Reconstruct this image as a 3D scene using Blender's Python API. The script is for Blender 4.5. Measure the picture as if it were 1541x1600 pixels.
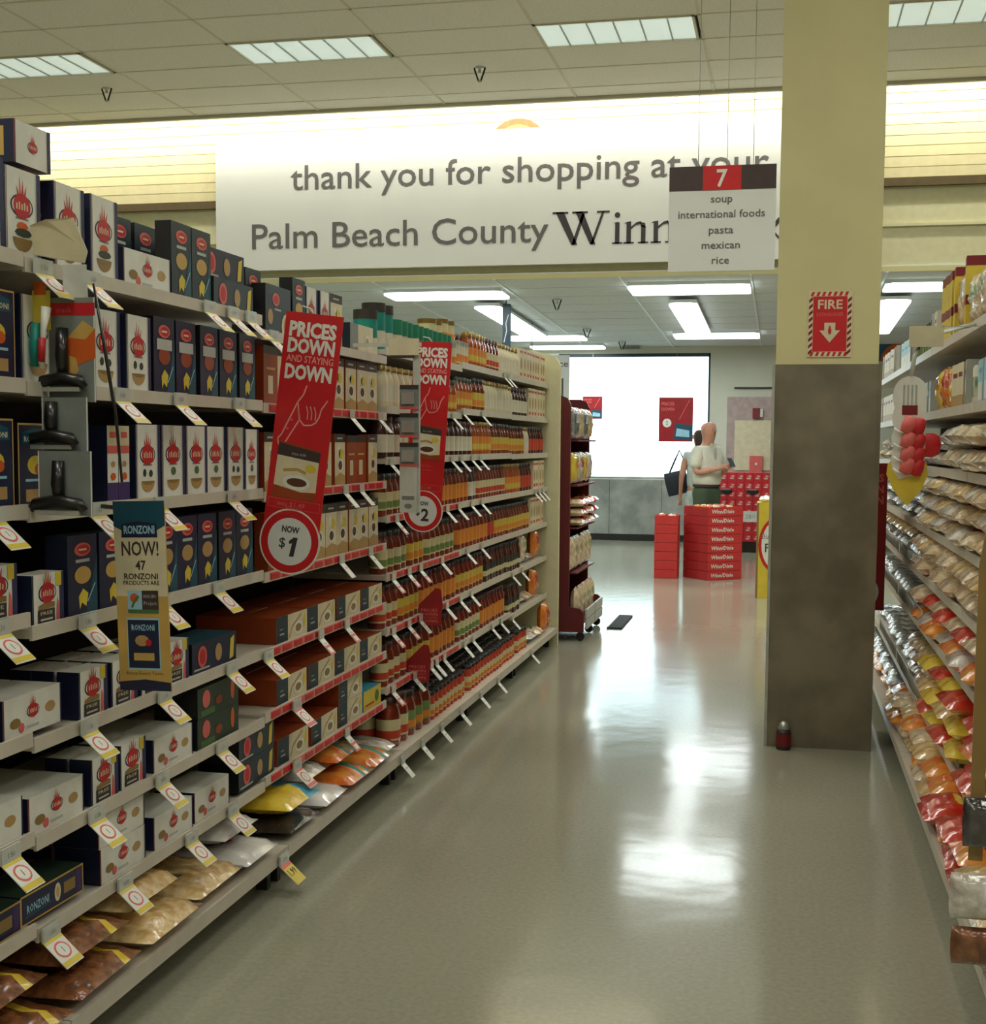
import bpy, math, random
from math import sin, cos, pi, radians
from mathutils import Matrix, Vector
random.seed(7)
S = bpy.context.scene
for o in list(bpy.data.objects): bpy.data.objects.remove(o)

# ------------------------------------------------------------------ camera
FOC, YAW, PIT, ROL, PY = 2054.0, .21628, .07704, .00721, 849.0     # in pixels of 1541 x 1600
F = Vector((-sin(YAW)*cos(PIT), cos(YAW)*cos(PIT), -sin(PIT)))
R0 = Vector((cos(YAW), sin(YAW), 0)); U0 = R0.cross(F)
Rv = R0*cos(ROL)+U0*sin(ROL); Uv = -R0*sin(ROL)+U0*cos(ROL)
cd = bpy.data.cameras.new('camera'); cam = bpy.data.objects.new('camera', cd); S.collection.objects.link(cam)
cd.sensor_fit = 'HORIZONTAL'; cd.sensor_width = 36; cd.lens = FOC/1541*36; cd.shift_y = (PY-800)/1541
cd.clip_start = .05; cd.clip_end = 200
m = Matrix.Identity(4)
for i in range(3): m[i][0], m[i][1], m[i][2], m[i][3] = Rv[i], Uv[i], -F[i], (0, 0, 1.5)[i]
cam.matrix_world = m; S.camera = cam

# ------------------------------------------------------------------ world, lights, exposure
S.view_settings.view_transform = 'Standard'; S.view_settings.look = 'None'
S.view_settings.exposure = 0.0; S.view_settings.gamma = 1.0; S.view_settings.use_curve_mapping = False
W = bpy.data.worlds.new('daylight'); S.world = W; W.use_nodes = True
W.node_tree.nodes['Background'].inputs[0].default_value = (.80, .95, 1.0, 1)
W.node_tree.nodes['Background'].inputs[1].default_value = 4.0

def area(name, loc, sx, sy, power, col=(1, 1, 1), rot=(0, 0, 0), spread=180, portal=False):
    l = bpy.data.lights.new(name, 'AREA'); l.shape = 'RECTANGLE'; l.size = sx; l.size_y = sy
    l.energy = power; l.color = col; l.spread = radians(spread)
    if portal: l.cycles.is_portal = True
    o = bpy.data.objects.new(name, l); o.location = loc; o.rotation_euler = rot; S.collection.objects.link(o)
    return o
area('window_portal', (-2.25, 20.12, 1.92), 2.3, 1.95, 1, rot=(radians(-90), 0, 0), portal=True)
FLU = (1.0, .985, .88)
TRX = [-7.24, -4.63, -2.02, .59, 3.2]         # left edges of the upper ceiling's troffers
TRY = [-2.2, 1.0, 4.17, 7.34, 10.51]
for x in TRX:
    for y in TRY:
        area('troffer_lamp', (x+.62, y+.31, 4.775), 1.2, .58, 31 if y > 5 else 25, FLU, spread=160)
area('cove_lamp', (-3.0, 13.02, 4.97), 13.5, .06, 150, (1, .985, .88), rot=(radians(28), 0, 0))
# lower ceiling fixtures: x0, x1, y0, y1
LOW = [(-4.32, -3.0, 13.95, 14.45), (-1.62, -.37, 13.75, 14.33), (-3.5, -3.2, 14.8, 18.0), (-1.28, -.97, 14.8, 17.85),
       (-1.5, -.35, 18.1, 18.62), (-3.84, -2.75, 18.2, 18.7), (.97, 2.2, 13.9, 14.4), (.98, 1.3, 14.8, 17.85),
       (-6.9, -5.6, 13.95, 14.45), (-6.3, -6.0, 14.8, 18.0), (-3.75, -2.65, 19.5, 19.9)]
def lowz(y): return 3.17-.0324*(y-13.4)
for x0, x1, y0, y1 in LOW:
    area('strip_lamp', ((x0+x1)/2, (y0+y1)/2, lowz((y0+y1)/2)-.07), x1-x0-.05, y1-y0-.05, 26, (.9, 1, 1), rot=(-.0324, 0, 0))

# ------------------------------------------------------------------ materials
MATS = {}
def lin(c): return tuple(((v/255)/12.92 if v/255 <= .04045 else ((v/255+.055)/1.055)**2.4) for v in c)
def mat(name, c, rough=.6, metal=0, noise=.08, scale=14, emit=0, coat=0, bump=0, bscale=40, c2=None, spec=.5):
    m = bpy.data.materials.new(name); m.use_nodes = True; nt = m.node_tree; b = nt.nodes['Principled BSDF']
    b.inputs['Roughness'].default_value = rough; b.inputs['Metallic'].default_value = metal
    b.inputs['Specular IOR Level'].default_value = spec
    if coat: b.inputs['Coat Weight'].default_value = coat; b.inputs['Coat Roughness'].default_value = .12
    L = lin(c)
    tc = nt.nodes.new('ShaderNodeTexCoord')
    if noise or c2:
        n = nt.nodes.new('ShaderNodeTexNoise'); n.inputs['Scale'].default_value = scale; n.inputs['Detail'].default_value = 4
        r = nt.nodes.new('ShaderNodeValToRGB')
        L2 = lin(c2) if c2 else tuple(min(1, v*(1+noise)) for v in L); L1 = L if c2 else tuple(v*(1-noise) for v in L)
        r.color_ramp.elements[0].position = .38; r.color_ramp.elements[1].position = .62
        r.color_ramp.elements[0].color = (*L1, 1); r.color_ramp.elements[1].color = (*L2, 1)
        nt.links.new(tc.outputs['Object'], n.inputs['Vector']); nt.links.new(n.outputs['Fac'], r.inputs['Fac'])
        nt.links.new(r.outputs['Color'], b.inputs['Base Color'])
    else: b.inputs['Base Color'].default_value = (*L, 1)
    if bump:
        n = nt.nodes.new('ShaderNodeTexNoise'); n.inputs['Scale'].default_value = bscale; n.inputs['Detail'].default_value = 3
        bp = nt.nodes.new('ShaderNodeBump'); bp.inputs['Strength'].default_value = bump; bp.inputs['Distance'].default_value = .01
        nt.links.new(tc.outputs['Object'], n.inputs['Vector']); nt.links.new(n.outputs['Fac'], bp.inputs['Height'])
        nt.links.new(bp.outputs['Normal'], b.inputs['Normal'])
    if emit:
        b.inputs['Emission Color'].default_value = (*L, 1); b.inputs['Emission Strength'].default_value = emit
    MATS[name] = m; return m
# plain print colours
for n, c in dict(white=(222, 222, 212), cream=(214, 204, 170), navy=(26, 32, 62), navy2=(40, 44, 84), teal=(20, 74, 92), dteal=(24, 46, 58),
        red=(190, 30, 36), dred=(120, 22, 26), pink=(214, 98, 92), orange=(205, 92, 30), dorange=(150, 62, 22), gold=(196, 160, 84), tan=(176, 142, 88), btan=(140, 112, 62),
        yellow=(214, 190, 60), green=(74, 110, 60), dgreen=(38, 58, 44), black=(18, 18, 18), grey=(120, 122, 118), lgrey=(180, 182, 176),
        brown=(84, 52, 30), purple=(60, 40, 100), cgreen=(16, 122, 92), cteal=(10, 130, 118), sky=(70, 160, 190), lblue=(150, 196, 214)).items():
    mat(n, c, .45, noise=.05)
mat('shelf', (200, 192, 176), .35, noise=.04); mat('shelf_dark', (70, 60, 50), .7); mat('back', (48, 40, 32), .8)
mat('sauce', (104, 30, 14), .16, coat=.4, c2=(140, 50, 18), scale=9); mat('sauce2', (150, 66, 24), .16, coat=.4, c2=(178, 92, 34), scale=9)
mat('sauce3', (74, 26, 18), .16, coat=.4); mat('dsauce', (60, 22, 18), .2, coat=.3)
mat('glassy', (150, 158, 150), .15, coat=.5)
mat('capg', (140, 116, 60), .3, .6, 0); mat('capd', (60, 26, 26), .35); mat('capr', (176, 34, 26), .35); mat('capk', (34, 32, 30), .35)
mat('labc', (206, 196, 150), .5); mat('labo', (214, 132, 44), .5); mat('laby', (206, 180, 70), .5); mat('labr', (190, 62, 36), .5)
mat('labg', (110, 134, 70), .5); mat('labw', (212, 206, 184), .5); mat('labk', (50, 44, 40), .5)
mat('film_tan', (196, 158, 96), .18, coat=.8, c2=(226, 200, 150), scale=30, bump=.6, bscale=30)
mat('film_brown', (96, 58, 34), .18, coat=.8, c2=(146, 92, 56), scale=30, bump=.6, bscale=30)
mat('film_clear', (170, 160, 146), .12, coat=1, c2=(226, 222, 214), scale=18, bump=.9, bscale=26)
mat('film_beige', (200, 174, 138), .15, coat=1, c2=(232, 214, 184), scale=34, bump=.9, bscale=40)
mat('film_yellow', (216, 176, 30), .2, coat=.8, c2=(228, 200, 70), scale=12, bump=.6, bscale=24)
mat('film_red', (176, 22, 26), .2, coat=.8, c2=(200, 52, 30), scale=12, bump=.6, bscale=24)
mat('film_orange', (210, 96, 34), .2, coat=.8, c2=(226, 150, 60), scale=16, bump=.6, bscale=24)
mat('film_white', (206, 204, 202), .2, coat=.8, c2=(226, 224, 218), scale=10, bump=.5, bscale=20)
mat('film_silver', (150, 156, 162), .18, .8, c2=(196, 202, 208), scale=20, bump=1, bscale=24)
mat('film_green', (60, 120, 70), .2, coat=.8, c2=(190, 200, 170), scale=20, bump=.5, bscale=24)
mat('film_dark', (40, 36, 36), .12, coat=1, c2=(80, 74, 72), scale=16, bump=.9, bscale=24)
mat('paint_cream', (208, 204, 166), .7, noise=.03); mat('paint_yellow', (206, 200, 150), .6, noise=.03, scale=3)
mat('wall', (200, 198, 176), .8, noise=.03, scale=2); mat('backwall', (206, 208, 190), .8, noise=.03, scale=2)
mat('tilem', (232, 229, 216), .85, noise=.05, scale=60, bump=.25, bscale=160); mat('tilem2', (214, 220, 218), .8, noise=.03)
mat('tbar', (214, 208, 186), .6, noise=0); mat('tbar2', (230, 236, 236), .5, noise=0); mat('plenum', (60, 56, 48), .9)
mat('steel', (112, 106, 90), .42, .35, c2=(138, 130, 110), scale=4, bump=.08, bscale=6)
mat('steel2', (150, 156, 154), .35, .6, c2=(186, 192, 188), scale=3)
mat('siding', (222, 212, 168), .6, noise=.03); mat('trimb', (92, 76, 44), .6)
mat('board', (214, 216, 212), .6, noise=.015, scale=2); mat('ink', (50, 48, 50), .6, noise=0); mat('inkg', (96, 92, 92), .6, noise=0)
mat('signdark', (62, 46, 46), .5); mat('signred', (196, 28, 34), .4, noise=.03); mat('signredd', (150, 20, 28), .4)
mat('diffuser', (214, 230, 222), .4, noise=.06, scale=5, emit=.55); mat('tube', (246, 255, 255), .4, noise=0, emit=3.2)
mat('covetube', (255, 250, 226), .4, noise=0, emit=8)
mat('metal', (186, 188, 184), .3, .6); mat('dmetal', (40, 40, 38), .5, .3); mat('blackp', (16, 16, 17), .3, coat=.3)
mat('maroon', (96, 26, 32), .4); mat('skin', (206, 150, 124), .5, noise=.06, scale=30); mat('shirt', (222, 218, 198), .8, noise=.04, scale=10, bump=.3, bscale=12)
mat('trouser', (70, 84, 62), .85); mat('hair', (60, 46, 38), .8); mat('bagc', (38, 44, 56), .6); mat('cloth2', (200, 210, 204), .8)
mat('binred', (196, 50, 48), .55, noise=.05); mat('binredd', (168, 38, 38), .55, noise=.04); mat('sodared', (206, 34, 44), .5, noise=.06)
mat('bluewall', (40, 92, 120), .6); mat('glassdoor', (176, 156, 150), .4); mat('mat', (40, 44, 48), .9); mat('paver', (150, 150, 146), .9)
mat('card', (122, 128, 124), .5); mat('rose', (232, 158, 150), .5); mat('arc', (150, 104, 62), .7); mat('clearp', (196, 200, 192), .2, coat=.6); mat('coffer', (160, 150, 120), .7)

def floor_mat():
    m = mat('floorm', (150, 144, 122), .13, noise=0, spec=.42); nt = m.node_tree; b = nt.nodes['Principled BSDF']
    tc = nt.nodes.new('ShaderNodeTexCoord')
    n = nt.nodes.new('ShaderNodeTexNoise'); n.inputs['Scale'].default_value = 60; n.inputs['Detail'].default_value = 6
    n2 = nt.nodes.new('ShaderNodeTexNoise'); n2.inputs['Scale'].default_value = .7
    r = nt.nodes.new('ShaderNodeValToRGB')
    r.color_ramp.elements[0].position = .35; r.color_ramp.elements[1].position = .65
    r.color_ramp.elements[0].color = (*lin((138, 137, 119)), 1); r.color_ramp.elements[1].color = (*lin((156, 155, 137)), 1)
    ad = nt.nodes.new('ShaderNodeMath'); ad.operation = 'ADD'; hf = nt.nodes.new('ShaderNodeMath'); hf.operation = 'MULTIPLY'; hf.inputs[1].default_value = .5
    for q in (n, n2): nt.links.new(tc.outputs['Object'], q.inputs['Vector'])
    nt.links.new(n.outputs['Fac'], ad.inputs[0]); nt.links.new(n2.outputs['Fac'], ad.inputs[1]); nt.links.new(ad.outputs[0], hf.inputs[0])
    nt.links.new(hf.outputs[0], r.inputs['Fac']); nt.links.new(r.outputs['Color'], b.inputs['Base Color'])
    n3 = nt.nodes.new('ShaderNodeTexNoise'); n3.inputs['Scale'].default_value = 5; n3.inputs['Detail'].default_value = 2
    bp = nt.nodes.new('ShaderNodeBump'); bp.inputs['Strength'].default_value = .12; bp.inputs['Distance'].default_value = .01
    nt.links.new(tc.outputs['Object'], n3.inputs['Vector']); nt.links.new(n3.outputs['Fac'], bp.inputs['Height']); nt.links.new(bp.outputs['Normal'], b.inputs['Normal'])
    return m
floor_mat()
def glass_mat():
    m = bpy.data.materials.new('pane'); m.use_nodes = True; nt = m.node_tree; nt.nodes.clear()
    o = nt.nodes.new('ShaderNodeOutputMaterial'); mx = nt.nodes.new('ShaderNodeMixShader'); t = nt.nodes.new('ShaderNodeBsdfTransparent')
    g = nt.nodes.new('ShaderNodeBsdfGlossy'); g.inputs['Roughness'].default_value = .02; f = nt.nodes.new('ShaderNodeFresnel')
    t.inputs[0].default_value = (.93, .98, .98, 1)
    nt.links.new(f.outputs[0], mx.inputs[0]); nt.links.new(t.outputs[0], mx.inputs[1]); nt.links.new(g.outputs[0], mx.inputs[2]); nt.links.new(mx.outputs[0], o.inputs[0])
    MATS['pane'] = m
glass_mat()

# ------------------------------------------------------------------ text cache
TXT = {}
def text_geo(s, bold=0.0, res=2, shear=0):
    k = (s, bold, res, shear)
    if k in TXT: return TXT[k]
    c = bpy.data.curves.new('t', 'FONT'); c.body = s; c.size = 1; c.resolution_u = res; c.offset = bold; c.shear = shear; c.fill_mode = 'FRONT'
    o = bpy.data.objects.new('t', c); S.collection.objects.link(o)
    dg = bpy.context.evaluated_depsgraph_get(); me = bpy.data.meshes.new_from_object(o.evaluated_get(dg))
    v = [(p.co.x, p.co.y) for p in me.vertices]; f = [tuple(p.vertices) for p in me.polygons]
    bpy.data.objects.remove(o); bpy.data.curves.remove(c); bpy.data.meshes.remove(me)
    xs = [p[0] for p in v]; ys = [p[1] for p in v]
    TXT[k] = (v, f, (min(xs), min(ys), max(xs), max(ys))); return TXT[k]

# ------------------------------------------------------------------ mesh builder
class MB:
    def __init__(s): s.v = []; s.f = []; s.m = []; s.mats = []; s.D = 0.0; s.sm = set()
    def mi(s, n):
        if n not in s.mats: s.mats.append(n)
        return s.mats.index(n)
    def add(s, v, f, mt, smooth=False):
        b = len(s.v); s.v += v; k = s.mi(mt)
        for q in f:
            if smooth: s.sm.add(len(s.f))
            s.f.append(tuple(b+i for i in q)); s.m.append(k)
        return s
    def box(s, x0, y0, z0, x1, y1, z1, mt, **o):
        v = [(x, y, z) for z in (z0, z1) for y in (y0, y1) for x in (x0, x1)]
        fs = dict(bottom=(0, 2, 3, 1), top=(4, 5, 7, 6), front=(0, 1, 5, 4), back=(2, 6, 7, 3), left=(0, 4, 6, 2), right=(1, 3, 7, 5))
        b = len(s.v); s.v += v
        for n, q in fs.items(): s.f.append(tuple(b+i for i in q)); s.m.append(s.mi(o.get(n, mt)))
        return s
    def P(s, u, w, l): return (u, -s.D-l, w)
    def rect(s, u0, v0, u1, v1, mt, l=.0006): return s.add([s.P(u0, v0, l), s.P(u1, v0, l), s.P(u1, v1, l), s.P(u0, v1, l)], [(0, 1, 2, 3)], mt)
    def poly(s, pts, mt, l=.0006): return s.add([s.P(u, w, l) for u, w in pts], [tuple(range(len(pts)))], mt)
    def ell(s, cu, cv, ru, rv, mt, l=.0006, n=14, a0=0, a1=2*pi):
        return s.poly([(cu+ru*cos(a0+(a1-a0)*i/n), cv+rv*sin(a0+(a1-a0)*i/n)) for i in range(n+(1 if a1-a0 < 6.28 else 0))], mt, l)
    def line(s, pts, w, mt, l=.0008):
        for (a, b), (c, d) in zip(pts, pts[1:]):
            k = math.hypot(c-a, d-b) or 1; nx, ny = -(d-b)/k*w/2, (c-a)/k*w/2
            s.poly([(a+nx, b+ny), (a-nx, b-ny), (c-nx, d-ny), (c+nx, d+ny)], mt, l)
        return s
    def text(s, t, u, w, h, mt, l=.001, width=None, bold=0, res=2, align='c', shear=0, rot=0, capref=True):
        v, f, (x0, y0, x1, y1) = text_geo(t, bold, res, shear)
        k = h/.69; kx = k
        if width: kx = width/(x1-x0)
        ox = {'c': -(x0+x1)/2, 'l': -x0, 'r': -x1}[align]
        pts = []
        for x, y in v:
            a, b = (x+ox)*kx, y*k
            if rot: a, b = a*cos(rot)-b*sin(rot), a*sin(rot)+b*cos(rot)
            pts.append(s.P(u+a, w+b, l))
        return s.add(pts, f, mt)
    def lathe(s, pr, mt, n=10, cx=0, cy=0, cap=True, sx=1, sy=1):
        v = []; f = []
        for r, z in pr:
            for i in range(n): v.append((cx+r*cos(2*pi*i/n)*sx, cy+r*sin(2*pi*i/n)*sy, z))
        for j in range(len(pr)-1):
            for i in range(n): f.append((j*n+i, j*n+(i+1) % n, (j+1)*n+(i+1) % n, (j+1)*n+i))
        s.add(v, f, mt, True)
        if cap: s.add([v[i] for i in range(n)], [tuple(range(n))[::-1]], mt); s.add([v[-n+i] for i in range(n)], [tuple(range(n))], mt)
        return s
    def tube(s, pts, r, mt, n=6):
        pts = [Vector(p) for p in pts]; v = []; f = []
        for i, p in enumerate(pts):
            d = (pts[min(i+1, len(pts)-1)]-pts[max(i-1, 0)]).normalized()
            a = d.cross(Vector((0, 0, 1)) if abs(d.z) < .9 else Vector((1, 0, 0))).normalized(); b = d.cross(a)
            rr = r[i] if isinstance(r, (list, tuple)) else r
            for k in range(n): v.append(tuple(p+a*rr*cos(2*pi*k/n)+b*rr*sin(2*pi*k/n)))
        for j in range(len(pts)-1):
            for k in range(n): f.append((j*n+k, j*n+(k+1) % n, (j+1)*n+(k+1) % n, (j+1)*n+k))
        f.append(tuple(range(n))[::-1]); f.append(tuple((len(pts)-1)*n+k for k in range(n)))
        return s.add(v, f, mt, True)
    def xf(s, M, start=0):
        for i in range(start, len(s.v)): s.v[i] = tuple(M @ Vector(s.v[i]))
        return s
    def mesh(s, name):
        me = bpy.data.meshes.new(name); me.from_pydata(s.v, [], s.f)
        for n in s.mats: me.materials.append(MATS[n])
        me.polygons.foreach_set('material_index', s.m)
        if s.sm: me.polygons.foreach_set('use_smooth', [i in s.sm for i in range(len(s.f))])
        me.update(); return me

def obj(name, data, parent=None, loc=(0, 0, 0), rot=(0, 0, 0), **k):
    if isinstance(data, MB): data = data.mesh(name)
    o = bpy.data.objects.new(name, data); S.collection.objects.link(o); o.location = loc; o.rotation_euler = rot
    if parent: o.parent = parent
    for a, b in k.items():
        if b: o[a] = b
    return o
def thing(name, label, category, data=None, loc=(0, 0, 0), rot=(0, 0, 0), group=None):
    return obj(name, data, None, loc, rot, label=label, category=category, group=group)
def struct(name, mb, **k): return obj(name, mb, kind='structure', **k)
def mbox(*a, **k): return MB().box(*a, **k)
# a product kind: name, category, root mesh, [(part name, mesh)]
class Kind:
    def __init__(s, name, cat, mb, parts=(), w=.1, h=.2, d=.05):
        s.name, s.cat, s.w, s.h, s.d = name, cat, w, h, d
        s.me = mb.mesh(name) if mb else None; s.parts = [(n, p.mesh(n)) for n, p in parts]
    def put(s, loc, rz, label, group=None, rot=None):
        o = thing(s.name, label, s.cat, s.me, loc, rot or (0, 0, rz), group)
        for n, me in s.parts: obj(n, me, o)
        return o

# ================================================================== STRUCTURE
XL, XR = -1.68, .62          # shelf fronts of the two aisles' faces
struct('floor', mbox(-12, -4, -.1, 8, 20.3, 0, 'floorm'))
struct('pavement', mbox(-14, 20.5, -.25, 10, 40, -.15, 'paver'))
struct('wall_left', mbox(-12.2, -4, 0, -12, 20.3, 5.6, 'wall')); struct('wall_right', mbox(8, -4, 0, 8.2, 20.3, 5.6, 'wall'))
struct('wall_back', mbox(-12, -4.2, 0, 8, -4, 5.6, 'wall'))
# upper ceiling: a plain slab towards the back, single tiles where the photo shows them
TW, TD, CZ = 1.305, .635, 4.8
c = MB(); c.box(-12, -4, CZ+.03, 8, 12.8, CZ+.08, 'plenum'); c.box(-12, -4, CZ-.0, 8, 8.6, CZ+.02, 'tilem')
xs = []; x = -4.63-6*TW
while x < 6: xs.append(x); x += TW
ys = [8.6+i*TD for i in range(7)]      # 8.6 .. 12.41, last row narrower
ys = [10.51-3*TD+i*TD for i in range(7)]
for x in xs: c.box(x-.012, 8.6, CZ-.004, x+.012, 12.8, CZ+.012, 'tbar')
for y in ys: c.box(-12, y-.012, CZ-.004, 8, y+.012, CZ+.012, 'tbar')
c.box(-12, 12.76, CZ-.03, 8, 12.8, CZ+.08, 'tbar')
ceil = struct('ceiling', c)
tile = MB().box(.012, .012, -.002, TW-.012, TD-.012, .012, 'tilem').mesh('ceiling_tile')
tile2 = MB().box(.014, .014, 0, TW-.014, 12.76-ys[-1]-.014, .012, 'tilem').mesh('ceiling_tile')
for x in xs[:-1]:
    for j, y in enumerate(ys):
        if abs(y-10.51) < .01 and any(abs(x-t) < .1 for t in TRX): continue
        if x > 2.5 or x < -9: continue
        obj('ceiling_tile', tile2 if j == 6 else tile, ceil, (x, y, CZ+.001+random.uniform(0, .002)))
# troffers
def troffer(x, y, vis):
    t = thing('ceiling_light', vis, 'light', None, (x, y, CZ))
    f = MB(); w, d = 1.27, .62
    for a in ((0, 0, w, .02), (0, d-.02, w, d), (0, 0, .02, d), (w-.02, 0, w, d)): f.box(a[0], a[1], -.012, a[2], a[3], .025, 'tbar')
    obj('frame', f, t); obj('diffuser', mbox(.02, .02, .0, w-.02, d-.02, .006, 'diffuser'), t)
    for i in range(1, 6): obj('louver_blade', mbox(w*i/6-.006, .02, -.010, w*i/6+.006, d-.02, 0, 'lgrey'), t)
for i, x in enumerate(TRX):
    for j, y in enumerate(TRY):
        if y > 10:
            lb = ['recessed ceiling light at the far left, cut by the frame', 'recessed ceiling light left of centre above the white banner', 'recessed ceiling light nearest the middle of the ceiling',
                  'recessed ceiling light right of the square pillar', 'recessed ceiling light beyond the right edge'][i]
            troffer(x, y, lb)
        elif y > 7: troffer(x, y, 'recessed ceiling light just above the frame, %s in its row' % ['first', 'second', 'third', 'fourth', 'last'][i])
# sprinklers
sp = MB(); sp.lathe([(.045, 0), (.045, -.008), (.014, -.012), (.014, -.05)], 'metal', 10)
sp.tube([(.05, 0, -.005), (.035, 0, -.05), (.010, 0, -.12)], .008, 'dmetal'); sp.tube([(-.05, 0, -.005), (-.035, 0, -.05), (-.010, 0, -.12)], .008, 'dmetal')
sp.lathe([(.014, -.13), (.016, -.115)], 'metal', 10); spk = Kind('sprinkler', 'sprinkler', sp)
for p, lb in (((-2.70, 11.6, CZ), 'small metal sprinkler head hanging from the ceiling above the banner\'s middle'), ((-6.31, 11.6, CZ), 'small metal sprinkler head at the left under the ceiling light'),
              ((-2.55, 14.9, 3.12), 'sprinkler head on the low bright ceiling, nearest of three'), ((-2.6, 17.6, 3.02), 'sprinkler head on the low bright ceiling, in the middle of three'),
              ((-2.32, 19.2, 2.97), 'sprinkler head on the low ceiling just above the window')): spk.put(p, 0, lb)
# header wall and cove
HY = 13.42
h = MB(); h.box(-12, HY, 3.17, 8, HY+.25, 5.4, 'paint_cream'); h.box(-12, HY-.02, 3.17, 8, HY, 3.22, 'paint_yellow'); h.box(-12, HY-.03, 3.60, 8, HY, 3.625, 'paint_cream')
hd = struct('wall_front', h)
bd = mbox(-12, -.014, .004, 8, 0, .096, 'siding').mesh('siding_board')
for i in range(13): obj('siding_board', bd, hd, (0, HY, 4.06+.1*i), (radians(3), 0, 0))
struct('trim_1', mbox(-12, HY-.06, 3.975, 8, HY, 4.05, 'trimb'))
struct('trim_2', mbox(-12, 12.8, 5.35, 8, HY+.25, 5.4, 'wall')); struct('trim_3', mbox(-12, 12.76, CZ+.08, 8, 12.82, 5.35, 'wall'))
for i in range(9):
    t = thing('cove_tube', 'hidden fluorescent tube in the light cove above the ceiling edge', 'light', None, (-9+i*1.5, 12.93, 4.955), group='cove tubes')
    obj('tube', MB().tube([(0, 0, 0), (1.4, 0, 0)], .019, 'covetube', 8), t)
    obj('socket', MB().box(-.03, -.03, -.03, 0, .03, .04, 'white').box(1.4, -.03, -.03, 1.43, .03, .04, 'white').box(-.03, -.03, .03, 1.43, .03, .05, 'white'), t)
# lower ceiling (sloping gently), its tiles, bars and fixtures
lc = struct('ceiling', MB().box(-12, 0, .012, 8, 7.0, .06, 'tilem2'), loc=(0, 13.4, 3.17), rot=(-.0324, 0, 0))
lt = MB().box(.01, .01, 0, 1.29, .64, .012, 'tilem2').mesh('ceiling_tile'); x0 = -1.65-4*1.3
for i in range(8):
    for j in range(10): obj('ceiling_tile', lt, lc, (x0+1.3*i, .0+.66*j, random.uniform(0, .002)))
for i in range(9): obj('ceiling_bar', mbox(-.012, 0, -.008, .012, 7.0, .004, 'tbar2'), lc, (x0+1.3*i-.005, 0, 0))
for k, (a, b, c_, d) in enumerate(LOW):
    t = thing('ceiling_light', ['bright strip light on the low ceiling behind the aisle sign\'s left', 'bright strip light on the low ceiling just under the hanging aisle sign', 'long strip light running away above the sauce jars', 'long strip light running away left of the pillar',
        'crosswise strip light at the far end of the low ceiling, right', 'crosswise strip light at the far end of the low ceiling, left', 'crosswise strip light right of the pillar', 'lengthwise strip light right of the pillar',
        'crosswise strip light hidden left', 'lengthwise strip light hidden left', 'farthest strip light above the window'][k], 'light', None, (a, c_, lowz((c_+d)/2)-.05), (-.0324, 0, 0))
    w, q = b-a, d-c_
    obj('housing', MB().box(0, 0, .02, w, q, .06, 'tbar2'), t)
    g = MB(); r = .05; n = 5; pts = []
    for cx, cy, a0 in ((w-r, q-r, 0), (r, q-r, 90), (r, r, 180), (w-r, r, 270)):
        pts += [(cx+r*cos(radians(a0+90*i/n)), cy+r*sin(radians(a0+90*i/n))) for i in range(n+1)]
    N = len(pts); g.add([(x, y, 0) for x, y in pts]+[(x, y, .025) for x, y in pts], [tuple(range(N))[::-1]]+[(i, (i+1) % N, N+(i+1) % N, N+i) for i in range(N)], 'tube')
    obj('lens', g, t)
# back wall with window, sill panel, recess panels
BY = 20.2; wx0, wx1, wz0, wz1 = -3.42, -1.1, .95, 2.86
b = MB(); b.box(-12, BY, 0, wx0, BY+.2, 3.1, 'backwall'); b.box(wx1, BY, 0, 8, BY+.2, 3.1, 'backwall'); b.box(wx0, BY, 0, wx1, BY+.2, wz0, 'backwall'); b.box(wx0, BY, wz1, wx1, BY+.2, 3.1, 'backwall')
b.box(-12, BY, 3.1, 8, BY+.2, 5.6, 'backwall')
bw = struct('wall_far', b)
wn = struct('window_1', MB().box(wx0, BY+.02, wz0, wx0+.05, BY+.1, wz1, 'dteal').box(wx1-.03, BY+.02, wz0, wx1, BY+.1, wz1, 'dteal').box(wx0, BY+.02, wz1-.05, wx1, BY+.1, wz1, 'dteal').box(wx0, BY+.02, wz0, wx1, BY+.1, wz0+.03, 'steel2'))
obj('pane', mbox(wx0+.05, BY+.05, wz0+.03, wx1-.03, BY+.056, wz1-.05, 'pane'), wn)
for i, x in enumerate((-5.0, -4.2, -3.4, -2.6, -1.8)): obj('wall_panel', mbox(x+.004, BY-.025, .1, x+.796, BY, .94, 'steel2'), bw)
struct('baseboard_far', mbox(-12, BY-.035, 0, 8, BY, .1, 'dmetal'))
struct('trim_4', MB().box(-.74, BY-.03, 2.32, .4, BY, 2.345, 'dmetal').box(-.74, BY-.02, 2.345, .4, BY, 2.76, 'backwall'))
dr = struct('door_1', MB().box(-.84, BY-.03, 0, .15, BY, 2.2, 'glassdoor')); obj('door_panel', mbox(-.72, BY-.045, 1.1, .05, BY-.03, 1.85, 'cream'), dr)
t = thing('fire_alarm', 'small red fire alarm box high on the pink wall panel', 'alarm', mbox(-.46, BY-.10, 1.88, -.35, BY-.03, 2.03, 'dred')); obj('strobe', mbox(-.35, BY-.09, 1.9, -.31, BY-.03, 2.02, 'white'), t)
t = thing('call_box', 'dull red box with a round handle on the wall above the soda cartons', 'box', mbox(-.49, BY-.11, 1.06, -.30, BY-.03, 1.32, 'pink')); obj('handle', MB().lathe([(.02, 0), (.02, .02)], 'white', 8).xf(Matrix.Translation((-.39, BY-.11, 1.2)) @ Matrix.Rotation(pi/2, 4, 'X')), t)
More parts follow.
